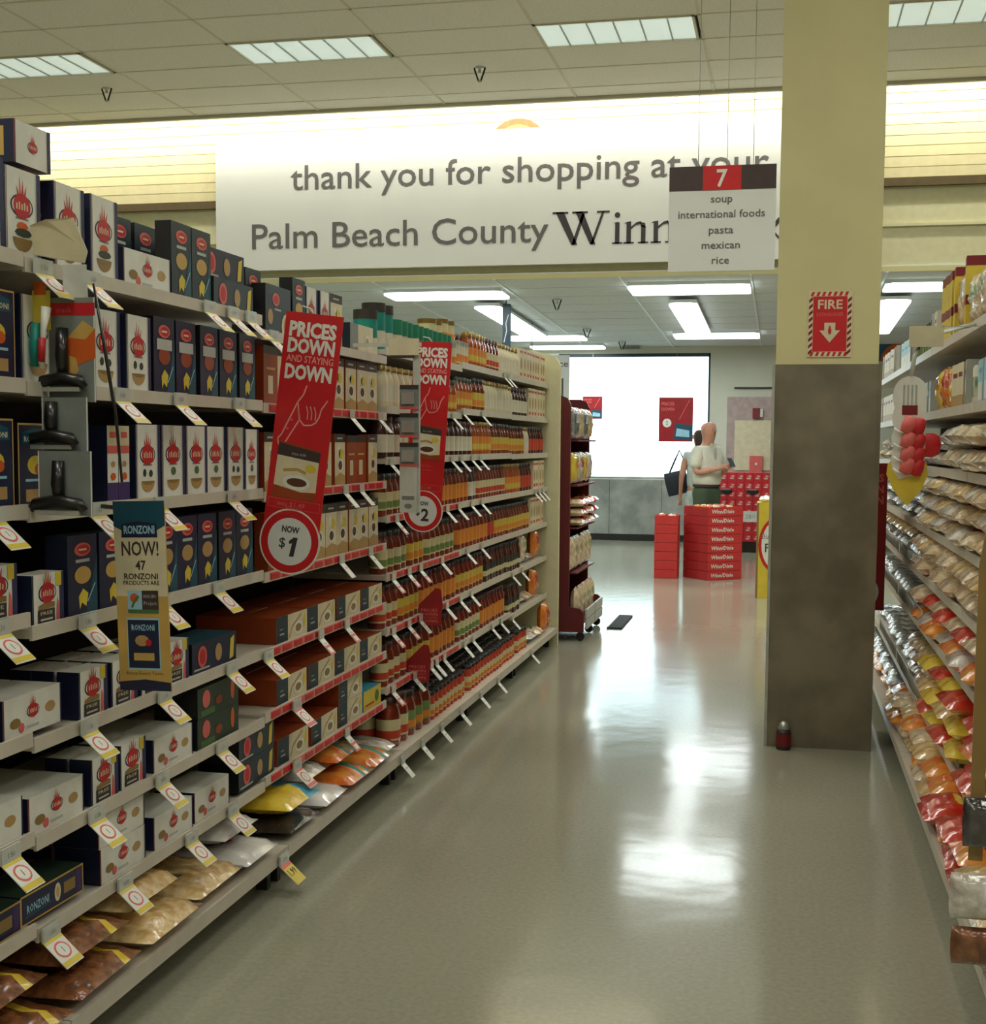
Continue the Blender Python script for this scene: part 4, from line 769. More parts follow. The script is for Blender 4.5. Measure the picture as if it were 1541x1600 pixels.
def cheese(m, w, h): m.rect(0, h*.83, w, h*.95, 'red', .0006); m.text('snack', w*.35, h*.86, h*.05, 'pink', .001, res=1); m.poly([(w*.42, h*.2), (w*.65, h*.36), (w, h*.42), (w, h*.7), (w*.75, h*.78), (w*.42, h*.62)], 'orange', .0006); m.poly([(w*.42, h*.62), (w*.75, h*.78), (w, h*.7), (w*.8, h*.6)], 'gold', .0008); m.poly([(w*.45, h*.2), (w*.65, h*.3), (w*.6, h*.42), (w*.45, h*.45)], 'gold', .0009)
def peeler(x, z0, z1, y, hw):
    m = MB(); m.tube([(x, y-.012, z1), (x-.001, y-.014, (z0+z1)/2), (x+.001, y-.012, z0+.02)], [.014, .016, .013], 'blackp', 8)
    m.tube([(x-hw, y-.014, z0-.006), (x-hw*.85, y-.018, z0+.008), (x, y-.02, z0+.016), (x+hw*.85, y-.018, z0+.008), (x+hw, y-.014, z0-.006)], [.009, .014, .015, .014, .009], 'blackp', 8)
    b = MB().box(x-hw*.85, y-.024, z0-.016, x+hw*.85, y-.016, z0-.006, 'metal'); return m, b
for i, (c_, p, art, lb) in enumerate((((-1.675, 1.585, -1.555, 1.825), (-1.632, 1.625, 1.755, .056), cheese, 'black peeler on a card with cheese picture, topmost on the left strip'),
        ((-1.676, 1.47, -1.56, 1.595), (-1.645, 1.492, 1.585, .062), None, 'black peeler on a grey card, middle of the left strip'), ((-1.67, 1.325, -1.535, 1.472), (-1.612, 1.343, 1.45, .066), None, 'black peeler on a grey card, lowest on the left strip'))):
    yy = Y0-.012-.03*i; mm, lc_ = card(*c_, yy, art)
    t = thing('vegetable_peeler', lb, 'peeler', mm, lc_); a, b2 = peeler(p[0]-lc_[0], p[1]-lc_[2], p[2]-lc_[2], 0, p[3]); obj('handle', a, t); obj('blade', b2, t)
m = MB().tube([(-1.688, Y0-.05, 1.665), (-1.686, Y0-.052, 1.71), (-1.683, Y0-.05, 1.765)], [.009, .013, .010], 'cteal', 8); t = thing('brush', 'small teal, red and white brush hanging beside the topmost peeler', 'brush', m)
obj('white_handle', MB().tube([(-1.665, Y0-.055, 1.66), (-1.66, Y0-.055, 1.75), (-1.655, Y0-.05, 1.80)], [.006, .007, .012], 'white', 8), t); obj('red_grip', MB().tube([(-1.666, Y0-.058, 1.675), (-1.662, Y0-.058, 1.73)], .0085, 'red', 8), t)
obj('backing_card', MB().box(-1.70, Y0-.035, 1.75, -1.655, Y0-.033, 1.84, 'yellow').box(-1.695, Y0-.036, 1.83, -1.665, Y0-.034, 1.86, 'orange'), t)
# second clip strip with small cutlery packs
Y1 = 5.0
t = thing('clip_strip', 'clear plastic strip of small packs hanging in front of the second red sign', 'strip', MB().box(-1.425, Y1, 1.22, -1.395, Y1+.004, 1.84, 'clearp')); m = MB().box(-1.475, Y1-.012, 1.22, -1.405, Y1-.008, 1.40, 'clearp'); m.D = -(Y1-.012); m.rect(-1.465, 1.27, -1.415, 1.285, 'grey'); m.ell(-1.44, 1.245, .016, .01, 'grey'); obj('end_card', m, t)
m = MB().box(-1.671, Y1-.004, 1.87, -1.39, Y1-.001, 1.885, 'clearp').box(-1.52, Y1-.02, 1.835, -1.40, Y1-.001, 1.90, 'cream'); m.box(-1.515, Y1-.02, 1.825, -1.42, Y1-.002, 1.835, 'labk'); thing('paper_flag', 'tan paper flag holding the second hanging strip', 'flag', m)
for i, z in enumerate((1.625, 1.515, 1.40)):
    m = MB().box(-1.475, Y1-.012, z, -1.40, Y1-.0005, z+.095, 'card'); m.D = -(Y1-.012); m.rect(-1.475, z+.078, -1.40, z+.095, 'labk'); m.rect(-1.475, z, -1.40, z+.01, 'pink')
    t = thing('utensil_pack', '%s small grey utensil pack on the second hanging strip' % ['topmost', 'middle', 'lowest'][i], 'pack', m); obj('utensil', MB().box(-1.465, Y1-.022, z+.02, -1.415, Y1-.0125, z+.065, 'metal'), t)
# ================================================================== END RACK
ex0, ey0, ey1 = -2.0, 9.75, 10.75
t = thing('display_rack', 'maroon wheeled display rack of bagged snacks past the sauce shelves', 'rack', None, (-1.6, ey0, 0))
def side(y): 
    pts = [(-.40, .07), (.16, .07), (.16, .22), (.13, .25), (.045, .26), (.045, 1.78), (.02, 1.83), (-.03, 1.85), (-.40, 1.85)]
    return MB().add([(x, y, z) for x, z in pts]+[(x, y+.03, z) for x, z in pts], [tuple(range(9)), tuple(range(17, 8, -1))]+[(i, 9+i, 9+(i+1) % 9, (i+1) % 9) for i in range(9)], 'maroon')
obj('side_panel', side(0), t); obj('side_panel', side(.97), t); obj('back_panel', mbox(-.40, .03, .07, -.37, .97, 1.85, 'maroon'), t)
RKZ = [.13, .52, .86, 1.18, 1.52]
for z in RKZ: o = obj('shelf', mbox(-.37, .032, z-.012, .10 if z > .2 else .14, .968, z, 'maroon'), t)
for z in (.16, .24):
    for y in (.05, .5): obj('front_tray', mbox(.165, y, z-.07, .18, y+.42, z, 'lgrey'), t)
for y in (.05, .5, .93):
    for x in (-.3, .13): obj('wheel', MB().lathe([(.03, -.012), (.034, -.006), (.034, .006), (.03, .012)], 'blackp', 12).xf(Matrix.Translation((x, y, .0345)) @ Matrix.Rotation(pi/2, 4, 'X')), t)
RK = [('u8', 'u8'), ('u8', 'u8'), ('f0', 'f4'), ('u5', 'u2'), ('u7', 'u6')]
for i, z in enumerate(RKZ):
    for j in range(4):
        y = ey0+.15+j*.235; k = K[RK[i][j % 2]]
        for l in range(3 if RK[i][0][0] == 'f' else 1):
            o = k.put((-1.6+.02+(.02 if i else .05), y, z+.001+l*.072), 0, '%s, wheeled rack, %s tier, %s' % (DESC[RK[i][j % 2]], ['bottom', 'second', 'third', 'fourth', 'top'][i], ['front', 'second', 'third', 'rear'][j])+(', layer %d' % (l+1) if k.h < .1 else ''), 'bags on the wheeled rack', rot=(0, 0, radians(90+random.uniform(-5, 5))))
            if k.h > .1: o.scale = (1.1, 1, 1.25 if i < 2 else 1.15)
thing('floor_mat', 'dark rubber mat on the floor beside the wheeled rack', 'mat', MB().box(-1.36, 10.5, 0, -1.24, 11.3, .012, 'mat').box(-1.36, 10.5, .012, -1.35, 11.3, .016, 'blackp'))
# ================================================================== BEYOND THE AISLE
# red stacked trays
def bin_(loc, rot, sx, sy, n, lh, label, txt):
    t = thing('display_bin', label, 'bin', None, loc, (0, 0, rot))
    for i in range(n):
        m = MB(); z0, z1 = i*lh+.002, (i+1)*lh-.002
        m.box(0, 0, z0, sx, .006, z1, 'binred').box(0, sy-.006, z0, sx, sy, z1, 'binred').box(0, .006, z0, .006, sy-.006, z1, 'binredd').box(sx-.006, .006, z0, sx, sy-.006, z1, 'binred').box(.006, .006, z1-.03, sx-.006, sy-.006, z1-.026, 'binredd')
        if txt: m.D = 0; m.text('Winn/Dixie', sx*.42, z0+lh*.3, lh*.42, 'white', .001, width=sx*.66, bold=.02, res=1, shear=.15)
        obj('tray', m, t)
    return t
bt = bin_((-.775, 14.50, 0), radians(40), .46, .46, 8, .1005, 'tall stack of red cardboard trays lettered Winn/Dixie', True)
bin_((-1.375, 14.62, 0), radians(0), .255, .34, 7, .1, 'shorter stack of plain red cardboard trays at its left', False)
rnd = random.Random(5)
PK = MB().box(-.05, -.03, 0, .05, .03, .03, 'film_orange'); pk = [Kind('snack_pack', 'pack', MB().lathe([(.02, 0), (.045, .01), (.045, .03), (.02, .04)], c_, 8, sx=1.2, sy=.8)) for c_ in ('film_orange', 'film_beige', 'film_red', 'film_tan')]
for i in range(12):
    a, b_ = (i % 4-1.5)*.085, (i//4-1)*.11; c0 = Vector((-.775, 14.5, 0))+Matrix.Rotation(radians(40), 3, 'Z') @ Vector((.23+a, .23+b_, .78))
    pk[i % 4].put(c0, rnd.uniform(0, 3), 'small snack pack lying on the taller red tray stack', 'snack packs on the tall stack')
for i in range(4): pk[[0, 1, 3, 2][i]].put((-1.31+(i % 2)*.12, 14.72+(i//2)*.12, .674), rnd.uniform(0, 3), 'small snack pack lying on the shorter red tray stack', 'snack packs on the short stack')
# yellow stand with round sign
m = MB().box(0, 0, 0, .5, .4, .93, 'yellow'); m.D = 0; m.rect(0, 0, .02, .93, 'btan'); m.ell(.21, .52, .19, .28, 'red', .001, 32); m.ell(.215, .52, .165, .25, 'white', .002, 32); m.text('Buy', .1, .58, .05, 'grey', .003, width=.09); m.text('FREE', .215, .45, .085, 'ink', .003, width=.26)
t = thing('display_bin', 'yellow display bin with a red-ringed white disc reading FR, half behind the pillar', 'bin', m, (-.235, 13.0, 0))
K['wb'] = Kind('snack_pack', 'pack', pillow(.14, .14, .06, 4, 'film_white'))
for i in range(6): K['wb'].put((-.15+(i % 3)*.14, 13.1+(i//3)*.17, .931), 0, 'white pack heaped in the yellow display bin', 'white packs in the yellow bin')
# soda cartons
m = MB().box(-.025, 0, .0, .122, .1, .118, 'sodared') ; m = MB().box(0, 0, 0, .112, .25, .118, 'sodared'); m.D = 0; m.poly([(.02, .03), (.05, .09), (.09, .07), (.07, .02)], 'pink'); m.ell(.07, .07, .022, .014, 'rose', .001, 8); m.rect(.03, .035, .08, .045, 'white', .001)
sk = Kind('soda_carton', 'carton', m)
thing('podium', 'black low platform under the soda cartons', 'platform', mbox(-.98, 18.45, 0, .9, 19.2, .14, 'blackp'))
pass
for c_ in range(15):
    for r in range(8):
        sk.put((-.97+c_*.1155, 18.5, .146+r*.1195), 0, 'red soda carton in the carton wall, %s row from the floor' % ['first', 'second', 'third', 'fourth', 'fifth', 'sixth', 'seventh', 'top'][r], 'soda cartons behind the bins')
for i, x in enumerate((-.78, -.42)): thing('carton_opening', 'black and chrome oval standing in for an opening in the soda cartons, %s' % ['left', 'right'][i], 'opening', MB().lathe([(.01, 0), (.085, .02), (.08, .06), (.06, .07)], 'blackp', 14, sy=.25).lathe([(.03, .045), (.07, .07), (.075, .075)], 'metal', 14, sy=.26), (x+.02, 18.475, .80))  # black solids put where the carton wall has dark openings
m = MB().box(0, 0, 0, .19, .004, .15, 'white'); m.D = 0; m.text('2/$11', .095, .05, .05, 'grey', .001, width=.12); thing('price_card', 'white price card on the soda cartons beside the yellow bin', 'card', m, (-.52, 18.49, .42))
# window posters
def poster(x, w, h, z, lb, y=19.95):
    m = MB().box(0, 0, 0, w, .004, h, 'signredd'); m.D = 0
    m.text('PRICES', w*.26, h*.82, h*.07, 'pink', .001, width=w*.38, bold=.03); m.text('DOWN', w*.26, h*.70, h*.07, 'pink', .001, width=w*.38, bold=.03)
    m.ell(w*.24, h*.42, w*.13, w*.13, 'white', .001); m.text('2', w*.24, h*.38, h*.08, 'ink', .002); m.poly([(w*.45, h*.05), (w, h*.03), (w, h*.36), (w*.48, h*.42)], 'teal', .001); m.poly([(w*.5, h*.12), (w*.9, h*.1), (w*.9, h*.25), (w*.53, h*.3)], 'lblue', .0015)
    m.line([(w*.9, h*.95), (w*.6, h*.5)], .01, 'pink', .001)
    t = thing('window_poster', lb, 'poster', m, (x, y, z)); obj('string', MB().tube([(w*.5, .002, h), (w*.5, .002, 2.95-z)], .0015, 'lgrey', 4), t)
poster(-1.84, .51, .66, 1.525, 'red PRICES DOWN poster hanging in the window beside the man'); poster(-3.0, .30, .34, 1.86, 'red poster at the window\'s left, mostly behind the bagged snacks')
# right-hand red sign beside pillar
m = MB().box(0, 0, 0, .2, .004, .8, 'signredd'); m.D = 0
for i, s_ in enumerate(('PRICES', 'DOWN', 'DOWN')): m.text(s_, .1, .70-.06*i, .04, 'pink', .001, width=.165, bold=.04)
m.ell(.1, .10, .095, .11, 'signredd', .001, 24); m.ell(.1, .10, .07, .08, 'board', .002, 24); m.text('5', .1, .07, .06, 'ink', .003, bold=.03); m.poly([(.04, .3), (.16, .3), (.16, .45), (.04, .45)], 'dorange', .001)
thing('price_sign', 'red PRICES DOWN sign peeking out at the pillar\'s right', 'sign', m, (.355, 7.4, .60))
# ================================================================== RIGHT-HAND GOODS
RSH = ['top', 'second', 'third', 'fourth', 'fifth', 'sixth', 'seventh', 'bottom']
RC = {}
def rput(key, y, sh, lift=0, xo=0, rot=None, depth=0, sc=1, note=None):
    k = K[key]; x = XR+.02+xo+k.d/2*sc+depth*(k.d+.01); z = (.143 if sh == 7 else RZ[sh]+RH-.0035)+lift+.0008
    if sh == 7: x -= .06
    zone = 'nearest' if y < 4.2 else 'right frame edge' if y < 5 else 'under hanging strip' if y < 6.2 else 'beside pillar' if y < 7.6 else 'farthest'
    if lift: zone = 'layer %s, ' % ['two', 'three', 'four', 'five'][min(3, int(lift/.069/sc+.5)-1)]+zone
    lb = note or '%s, right side %s shelf, %s' % (DESC[key], RSH[sh], zone)
    o = k.put((x, y, z), 0, lb, None, rot=rot or (0, 0, radians(-90+random.uniform(-6, 6)))); o.scale = (sc,)*3; RC.setdefault(lb, []).append(o)
jar('jT', .045, .16, 'labw', 'capk', 'labg', nm='spice_jar'); DESC['jT'] = 'white jar with dark lid'
m = MB().box(-.045, -.09, 0, .045, .09, .275, 'yellow', top='dred').box(-.0455, -.0905, .24, .0455, .0905, .2755, 'dred').box(-.0452, -.0905, .10, .0455, -.01, .135, 'dred').box(-.0452, .02, .18, .0455, .03, .235, 'brown'); K['Yb'] = Kind('taco_shell_box', 'box', m, w=.09, h=.2755, d=.181); DESC['Yb'] = 'tall yellow taco box with maroon top'
boxk('Wb', .16, .15, .06, 'lblue', 'lgrey', 'white', lambda m, w, h: (m.rect(-w*.4, h*.1, w*.4, h*.5, 'white'), m.rect(-w*.3, h*.7, w*.3, h*.8, 'sky')), 'mix_box'); DESC['Wb'] = 'pale blue shiny box'
boxk('Cb', .12, .17, .06, 'cream', 'lgrey', 'cream', lambda m, w, h: (m.rect(-w/2, 0, w/2, h*.3, 'tan'), m.rect(-w*.3, h*.7, w*.3, h*.8, 'dred')), 'mix_box'); DESC['Cb'] = 'cream mix box'
m = MB().lathe([(.07, 0), (.075, .01), (.075, .13), (.07, .14)], 'labw', 16); K['Rl'] = Kind('paper_tub', 'tub', m, [('label', MB().lathe([(.0755, .03), (.0755, .1)], 'film_green', 16, cap=False))], w=.15, h=.14, d=.15); DESC['Rl'] = 'round white tub with green print'
for y in (3.9, 4.12, 4.34): rput('u7', y, 0)
for y in (4.56, 4.79, 5.0): rput('u8', y, 0)
for y in (5.14,): rput('Yb', y, 0)
for y in (5.30,): rput('u6', y, 0, sc=1.25)
for y in (5.46, 5.58, 5.70, 5.82): rput('Yb', y, 0)
for y in (6.1, 6.25): rput('Cb', y, 0)
for i in range(6): rput('jT', 6.4+i*.11, 0)
for i in range(5): rput('Wb', 7.15+i*.18, 0)
for i in range(8): rput('Cb', 8.15+i*.15, 0)
for y in (3.9, 4.1): rput('Rl', y, 1)
for y in (4.3, 4.5, 4.68): rput('Wb', y, 1)
rput('Rl', 4.5, 1, lift=.151) if False else None
rput('Rl', 4.86, 1)
for y in (5.05, 5.2, 5.35): rput('Cb', y, 1)
for i, y in enumerate((5.55, 5.78, 6.0)): rput(['u5', 'u3', 'u5'][i], y, 1, sc=.9)
for i in range(7): rput('Wb', 6.25+i*.18, 1)
for i in range(9): rput('Cb', 7.6+i*.2, 1)
rr = random.Random(11)
def heap(sh, ya, yb, keys, layers, xo=-.05, sc=1.25):
    y = ya; i = 0
    while y < yb:
        for l in range(layers):
            k = keys[(i*2+l) % len(keys)]
            rput(k, y+rr.uniform(-.01, .01), sh, lift=l*.069*sc, xo=xo+rr.uniform(-.03, .01), sc=sc, rot=(radians(rr.uniform(-2, 2)), radians(rr.uniform(-2, 2)), radians(-90+rr.uniform(-5, 5))))
        y += .215*sc; i += 1
heap(2, 3.2, 5.6, ['f2', 'f0', 'f1'], 2); heap(3, 3.2, 6.1, ['f0', 'f6', 'f2'], 3, sc=1.1); heap(4, 3.2, 6.5, ['f1', 'f6', 'f8', 'f0'], 2, sc=1.3)
heap(5, 3.2, 6.4, ['f2', 'f4', 'f3', 'f8'], 2, sc=1.25); heap(6, 3.1, 4.7, ['f4', 'f4', 'f3'], 3, sc=1.3); heap(6, 4.95, 5.9, ['f5', 'f5', 'f4', 'f6'], 3, sc=1.3); heap(6, 6.1, 7.0, ['f6', 'f8'], 3, xo=.0, sc=1)
heap(7, 3.0, 3.9, ['f2', 'f6'], 2, xo=-.06); heap(7, 4.06, 5.0, ['f4', 'f3', 'f4'], 2, xo=-.06); heap(7, 5.15, 6.9, ['f6', 'f3', 'f0'], 2, xo=-.04)
heap(2, 5.9, 9.2, ['f0', 'f7', 'f2'], 2, 0, 1); heap(3, 6.4, 9.3, ['f7', 'f2', 'f7'], 2, 0, 1); heap(4, 6.9, 9.3, ['f7', 'f6'], 2, .02, 1); heap(5, 6.8, 9.3, ['f7', 'f8'], 1, .02, 1); heap(6, 7.3, 9.3, ['f7'], 1, .02, 1); heap(7, 7.2, 9.3, ['f3', 'f7'], 2, 0, 1)
settle(RC)
# wire fences
for sh, ya, yb in ((4, 6.0, 7.2), (5, 6.0, 7.2), (6, 6.0, 7.2), (4, 7.3, 8.45), (5, 7.3, 8.45), (6, 7.3, 8.45)):
    m = MB(); z = RZ[sh]+RH+.003; x = XR-.006
    for zz in (z+.004, z+.07): m.tube([(x, ya, zz), (x, yb, zz)], .0028, 'metal', 5)
    n = int((yb-ya)/.05)
    for i in range(n+1): m.tube([(x, ya+(yb-ya)*i/n, z), (x, ya+(yb-ya)*i/n, z+.07)], .002, 'metal', 4)
    thing('wire_fence', 'chrome wire fence on the right aisle\'s %s shelf, %s section' % (RSH[sh], 'nearer' if ya < 7 else 'farther'), 'fence', m)
# hot-dog toy strip
YH = 4.62; cx = .412
m = MB(); m.D = -YH
pts = []
for i in range(13): pts.append((cx+.056*cos(pi*i/12), 1.67+.06*sin(pi*i/12)))
for k_ in range(8): pts.append((cx-.056+(.006 if k_ % 2 else -.002), 1.66-.035*k_))
pts += [(cx-.03, 1.385), (cx+.04, 1.40)]
for k_ in range(7, -1, -1): pts.append((cx+.052, 1.66-.035*k_))
N = len(pts); m.add([(x, YH, z) for x, z in pts]+[(x, YH+.003, z) for x, z in pts], [tuple(range(N))[::-1], tuple(range(N, 2*N))]+[(i, (i+1) % N, N+(i+1) % N, N+i) for i in range(N)], 'white')
t = thing('clip_strip', 'white scalloped hanging strip with fork pictures on the right aisle', 'strip', m)
m = MB().tube([(cx, YH+.002, 1.73), (cx+.01, YH+.002, 1.80), (cx+.04, YH+.002, 1.86), (.612, YH+.002, 1.90)], .008, 'clearp'); obj('hanger', m, t)
fk = MB(); fk.D = -YH
for i in range(4): fk.rect(cx-.024+i*.013, 1.63, cx-.018+i*.013, 1.70, 'metal', .001)
fk.rect(cx-.026, 1.60, cx+.024, 1.632, 'dred', .0012); obj('fork', fk, t)
for i, z in enumerate((1.535, 1.485, 1.44, 1.40)):
    q = MB().lathe([(.006, -.03), (.02, -.026), (.024, 0), (.02, .026), (.006, .03)], 'pink', 10, sy=.6).xf(Matrix.Translation((cx-.0, YH-.014, z+.03)) @ Matrix.Rotation(radians(20), 4, 'Y'))
    q.lathe([(.006, -.03), (.018, -.026), (.022, 0), (.018, .026), (.006, .03)], 'red', 10, sy=.6).xf(Matrix.Identity(4))
    q2 = MB().lathe([(.006, -.03), (.02, -.026), (.024, 0), (.02, .026), (.006, .03)], 'pink', 10, sy=.6).xf(Matrix.Translation((cx-.004, YH-.014, z+.03)) @ Matrix.Rotation(radians(20), 4, 'Y'))
    st = len(q2.v); q2.lathe([(.006, -.03), (.018, -.026), (.022, 0), (.018, .026), (.006, .03)], 'red', 10, sy=.6); q2.xf(Matrix.Translation((cx+.028, YH-.012, z+.025)) @ Matrix.Rotation(radians(15), 4, 'Y'), st)
    q2.tube([(cx-.05, YH-.012, z+.02), (cx-.035, YH-.016, z+.008), (cx-.012, YH-.016, z+.006)], .004, 'white', 6)
    thing('meat_skewer_pack', '%s red and pink pack on the white hanging strip' % ['topmost', 'second', 'third', 'lowest'][i], 'pack', q2)
m = MB(); m.D = -YH
pts = [(cx-.07, 1.40), (cx-.066, 1.435), (cx-.05, 1.455), (cx+.045, 1.455), (cx+.06, 1.435), (cx+.064, 1.40), (cx+.045, 1.35), (cx+.0, 1.295), (cx-.045, 1.345)]
m.add([(x, YH+.0035, z) for x, z in pts]+[(x, YH+.0065, z) for x, z in pts], [tuple(range(9)), tuple(range(17, 8, -1))]+[(i, 9+i, 9+(i+1) % 9, (i+1) % 9) for i in range(9)], 'yellow'); thing('paper_tag', 'yellow teardrop tag at the foot of the white hanging strip', 'tag', m)
m = MB(); m.lathe([(.02, -.04), (.04, -.03), (.045, 0), (.04, .03), (.02, .04)], 'signred', 12, sy=.3).xf(Matrix.Translation((cx+.06, YH+.0175, 1.50))); thing('snack_pack', 'red round pack behind the white hanging strip', 'pack', m)
m = MB().box(.397, 4.56, 1.822, .505, 4.566, 1.89, 'cream').box(.50, 4.56, 1.885, .615, 4.566, 1.888, 'clearp'); thing('paper_flag', 'tan paper flag at the right aisle\'s top shelf edge', 'flag', m)
# vertical strip at the right frame edge with dark packs
m = MB(); pts = [(.322, .80), (.323, 1.30), (.345, 1.45), (.40, 1.90), (.43, 1.90), (.37, 1.42), (.345, 1.30), (.345, .80)]
m.add([(x, 2.3, z) for x, z in pts]+[(x, 2.304, z) for x, z in pts], [(0, 7, 6, 1), (1, 6, 5, 2), (2, 5, 4, 3), (8, 9, 14, 15), (9, 10, 13, 14), (10, 11, 12, 13)]+[(i, (i+1) % 8, 8+(i+1) % 8, 8+i) for i in range(8)], 'btan').box(.40, 2.3, 1.90, .612, 2.304, 1.905, 'btan')
thing('clip_strip', 'brown vertical strip at the right frame edge', 'strip', m)
for i, (x, z, w, h) in enumerate(((.345, .872, .075, .09), (.345, .745, .11, .085), (.35, .66, .11, .07))):
    pm = pillow(w, h, .04, 60+i, ['film_dark', 'film_clear', 'film_brown'][i]); pm.xf(Matrix.Rotation(pi/2, 4, 'X'))
    thing('snack_pack', ['dark pack in clear film at the right frame edge', 'clear crinkled pack at the right frame edge under the dark one', 'brown pack, lowest at the right frame edge'][i], 'pack', pm, (x, 2.299, z))

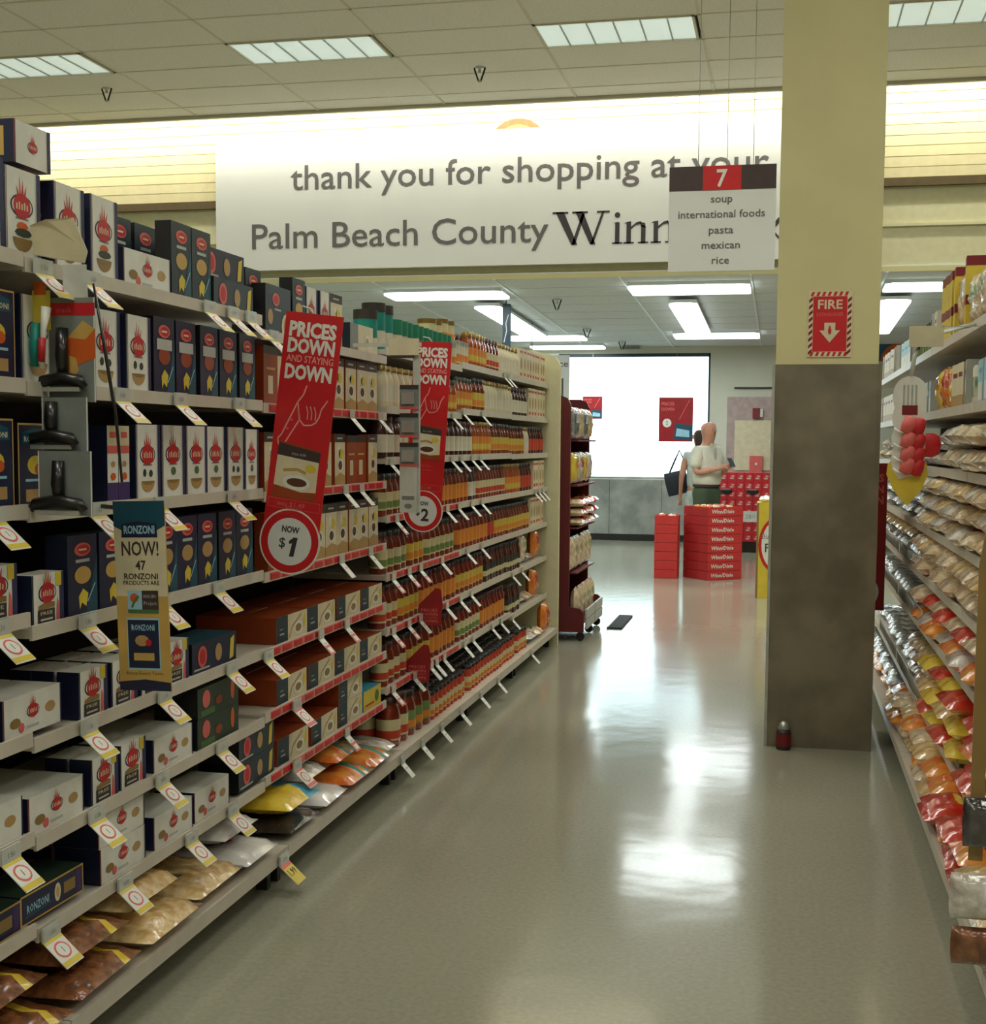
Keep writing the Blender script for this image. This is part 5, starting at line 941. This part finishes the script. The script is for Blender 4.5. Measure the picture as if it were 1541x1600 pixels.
# ================================================================== PEOPLE
def skin(name, pts, edges_, parent, mt, sub=2, root=0):
    me = bpy.data.meshes.new(name); me.from_pydata([p[:3] for p in pts], edges_, []); me.materials.append(MATS[mt])
    o = bpy.data.objects.new(name, me); S.collection.objects.link(o)
    if parent: o.parent = parent
    sm = o.modifiers.new('skin', 'SKIN'); sm.use_smooth_shade = True
    for i, p in enumerate(pts):
        r = p[3]; d = me.skin_vertices[0].data[i]; d.radius = r if isinstance(r, tuple) else (r, r); d.use_root = i == root
    ss = o.modifiers.new('sub', 'SUBSURF'); ss.levels = ss.render_levels = sub
    return o
def person(loc, rz, label, male=True):
    # local frame: facing -y, x to the figure's left
    P = []; E = []
    def a(x, y, z, r, link=None):
        P.append((x, y, z, r)); 
        if link is not None: E.append((link, len(P)-1))
        return len(P)-1
    pel = a(0, 0, .95, (.15, .11)); wa = a(0, .0, 1.10, (.15, .11), pel); ch = a(0, 0, 1.32, (.17, .12), wa); nk = a(0, .0, 1.46, (.085, .08), ch); n2 = a(0, -.015, 1.53, (.07, .075), nk); hd = a(0, -.03, 1.61, (.088, .10), n2); h2 = a(0, -.015, 1.70, (.10, .118), hd); a(0, -.0, 1.765, (.07, .085), h2)
    for s_ in (1, -1):
        hp = a(.09*s_, 0, .88, .09, pel); kn = a(.11*s_, -.01, .48, .062, hp); an = a(.11*s_, .02, .09, .04, kn); a(.12*s_, -.13, .035, .035, an)
        sh = a(.175*s_, 0, 1.42, .062, ch)
        if male: el = a(.235*s_, -.04, 1.13, .045, sh); wr = a((.07 if s_ > 0 else .05)*s_, -.29, 1.20, .03, el); hb = a((.03)*s_, -.35, 1.225, (.035, .02), wr)
        else: el = a(.24*s_, .03, 1.12, .04, sh); wr = a(.25*s_, -.03, .87, .026, el); hb = a(.25*s_, -.045, .80, (.03, .018), wr)
        for k in range(4):
            if male: f1 = a(.02*s_-.0+.0*k, -.385, 1.245-.02*k, .009, hb); a(-.015*s_, -.40, 1.25-.02*k, .008, f1)
            else: f1 = a(.25*s_+(.02-.013*k), -.055, .755, .009, hb); a(.25*s_+(.02-.013*k), -.07, .725-(.006 if k in (0, 3) else 0), .008, f1)
        if male: a(.035*s_, -.36, 1.26, .009, hb)
        else: a(.225*s_, -.075, .785, .009, hb)
    body = skin('person', P, E, None, 'skin'); body.location = loc; body.rotation_euler = (0, 0, rz); body['label'] = label; body['category'] = 'person'
    fc2 = MB()
    for s_ in (1, -1):
        st = len(fc2.v); fc2.lathe([(.003, -.006), (.012, 0), (.003, .006)], 'white', 8); fc2.xf(Matrix.Translation((.034*s_, -.112, 1.675)), st)
        st = len(fc2.v); fc2.lathe([(.002, -.005), (.006, 0), (.002, .005)], 'ink', 8); fc2.xf(Matrix.Translation((.034*s_, -.120, 1.675)), st)
    obj('eyes', fc2, body); obj('nose', MB().tube([(0, -.122, 1.69), (0, -.15, 1.645), (0, -.125, 1.632)], [.006, .012, .009], 'skin', 8), body)
    obj('mouth', MB().tube([(-.024, -.108, 1.603), (0, -.12, 1.60), (.024, -.108, 1.603)], .0045, 'pink', 6), body)
    for s_ in (1, -1): obj('ear', MB().lathe([(.006, -.03), (.014, -.01), (.016, .015), (.006, .03)], 'skin', 8, sx=.6).xf(Matrix.Translation((.092*s_, -.01, 1.665))), body)
    if male:
        SP = [(0, 0, .92, (.20, .165)), (0, -.01, 1.08, (.20, .18)), (0, -.01, 1.22, (.195, .165)), (0, 0, 1.34, (.19, .14)), (0, 0, 1.47, (.105, .095)), (.165, 0, 1.395, .085), (.215, -.02, 1.27, .078), (.24, -.035, 1.18, .075), (-.165, 0, 1.395, .085), (-.215, -.02, 1.27, .078), (-.24, -.035, 1.18, .075)]
        skin('shirt', SP, [(0, 1), (1, 2), (2, 3), (3, 4), (3, 5), (5, 6), (6, 7), (3, 8), (8, 9), (9, 10)], body, 'shirt')
        obj('collar', MB().box(-.05, -.115, 1.44, -.01, -.10, 1.50, 'shirt').box(.01, -.115, 1.44, .05, -.10, 1.50, 'shirt').box(-.012, -.150, 1.30, .012, -.135, 1.44, 'lgrey'), body)
        TP = [(0, 0, 1.02, (.19, .15)), (0, 0, .89, (.19, .15)), (.1, 0, .80, .115), (.11, -.01, .48, .08), (.11, .02, .10, .062), (-.1, 0, .80, .105), (-.11, -.01, .48, .08), (-.11, .02, .10, .062)]
        obj('belt', MB().lathe([(.186, .955), (.192, .97), (.186, .99)], 'hair', 20, sy=.8, cap=False), body)
        skin('trousers', TP, [(0, 1), (1, 2), (2, 3), (3, 4), (1, 5), (5, 6), (6, 7)], body, 'trouser')
    else:
        SP = [(0, 0, .88, (.19, .155)), (0, 0, 1.12, (.18, .15)), (0, 0, 1.32, (.19, .145)), (0, 0, 1.46, (.10, .09)), (.175, 0, 1.415, .07), (.20, .01, 1.33, .065), (-.175, 0, 1.415, .07), (-.20, .01, 1.33, .065)]
        skin('shirt', SP, [(0, 1), (1, 2), (2, 3), (2, 4), (4, 5), (2, 6), (6, 7)], body, 'cloth2')
        TP = [(0, 0, 1.0, (.17, .14)), (0, 0, .88, (.17, .14)), (.1, 0, .80, .1), (.11, -.01, .48, .07), (.11, .02, .10, .05), (-.1, 0, .80, .1), (-.11, -.01, .48, .07), (-.11, .02, .10, .05)]
        skin('trousers', TP, [(0, 1), (1, 2), (2, 3), (3, 4), (1, 5), (5, 6), (6, 7)], body, 'cloth2')
        skin('hair', [(0, .01, 1.76, .06), (0, .03, 1.70, .095), (0, .06, 1.60, .08), (0, .07, 1.48, .05)], [(0, 1), (1, 2), (2, 3)], body, 'hair')
    for s_ in (1, -1): obj('shoe', MB().lathe([(.05, 0), (.055, .02), (.05, .06), (.03, .08)], 'blackp', 12, sy=2.4, sx=.9).xf(Matrix.Translation((.115*s_, -.04, .001))), body)
    return body
mn = person((-.93, 16.7, 0), radians(48), 'bald man in a white polo shirt and green trousers looking at a phone')
ph = MB().box(-.035, -.005, -.065, .035, .005, .065, 'blackp'); ph.D = .005; ph.rect(-.031, -.058, .031, .058, 'dteal')
phl = mn.matrix_basis @ Vector((-.01, -.43, 1.27)); thing('phone', 'black phone held up in the man\'s hands', 'phone', ph, phl, (radians(-35), 0, radians(48)))
wm = person((-1.06, 17.3, 0), radians(188), 'person in pale clothes with a dark shoulder bag, mostly hidden behind the man', False); wm.scale = (.95,)*3
bg = pillow(.30, .33, .09, 77, 'bagc'); bg.xf(Matrix.Rotation(pi/2, 4, 'X')); t = thing('shoulder_bag', 'dark blue shoulder bag hanging at the hidden person\'s side', 'bag', bg, (-1.36, 17.43, .98), (0, radians(-14), radians(10)))
obj('strap', MB().tube([(-.06, 0, .15), (.04, -.08, .30), (.12, -.12, .41), (.15, -.06, .30), (.10, 0, .15)], .012, 'bagc', 6), t)
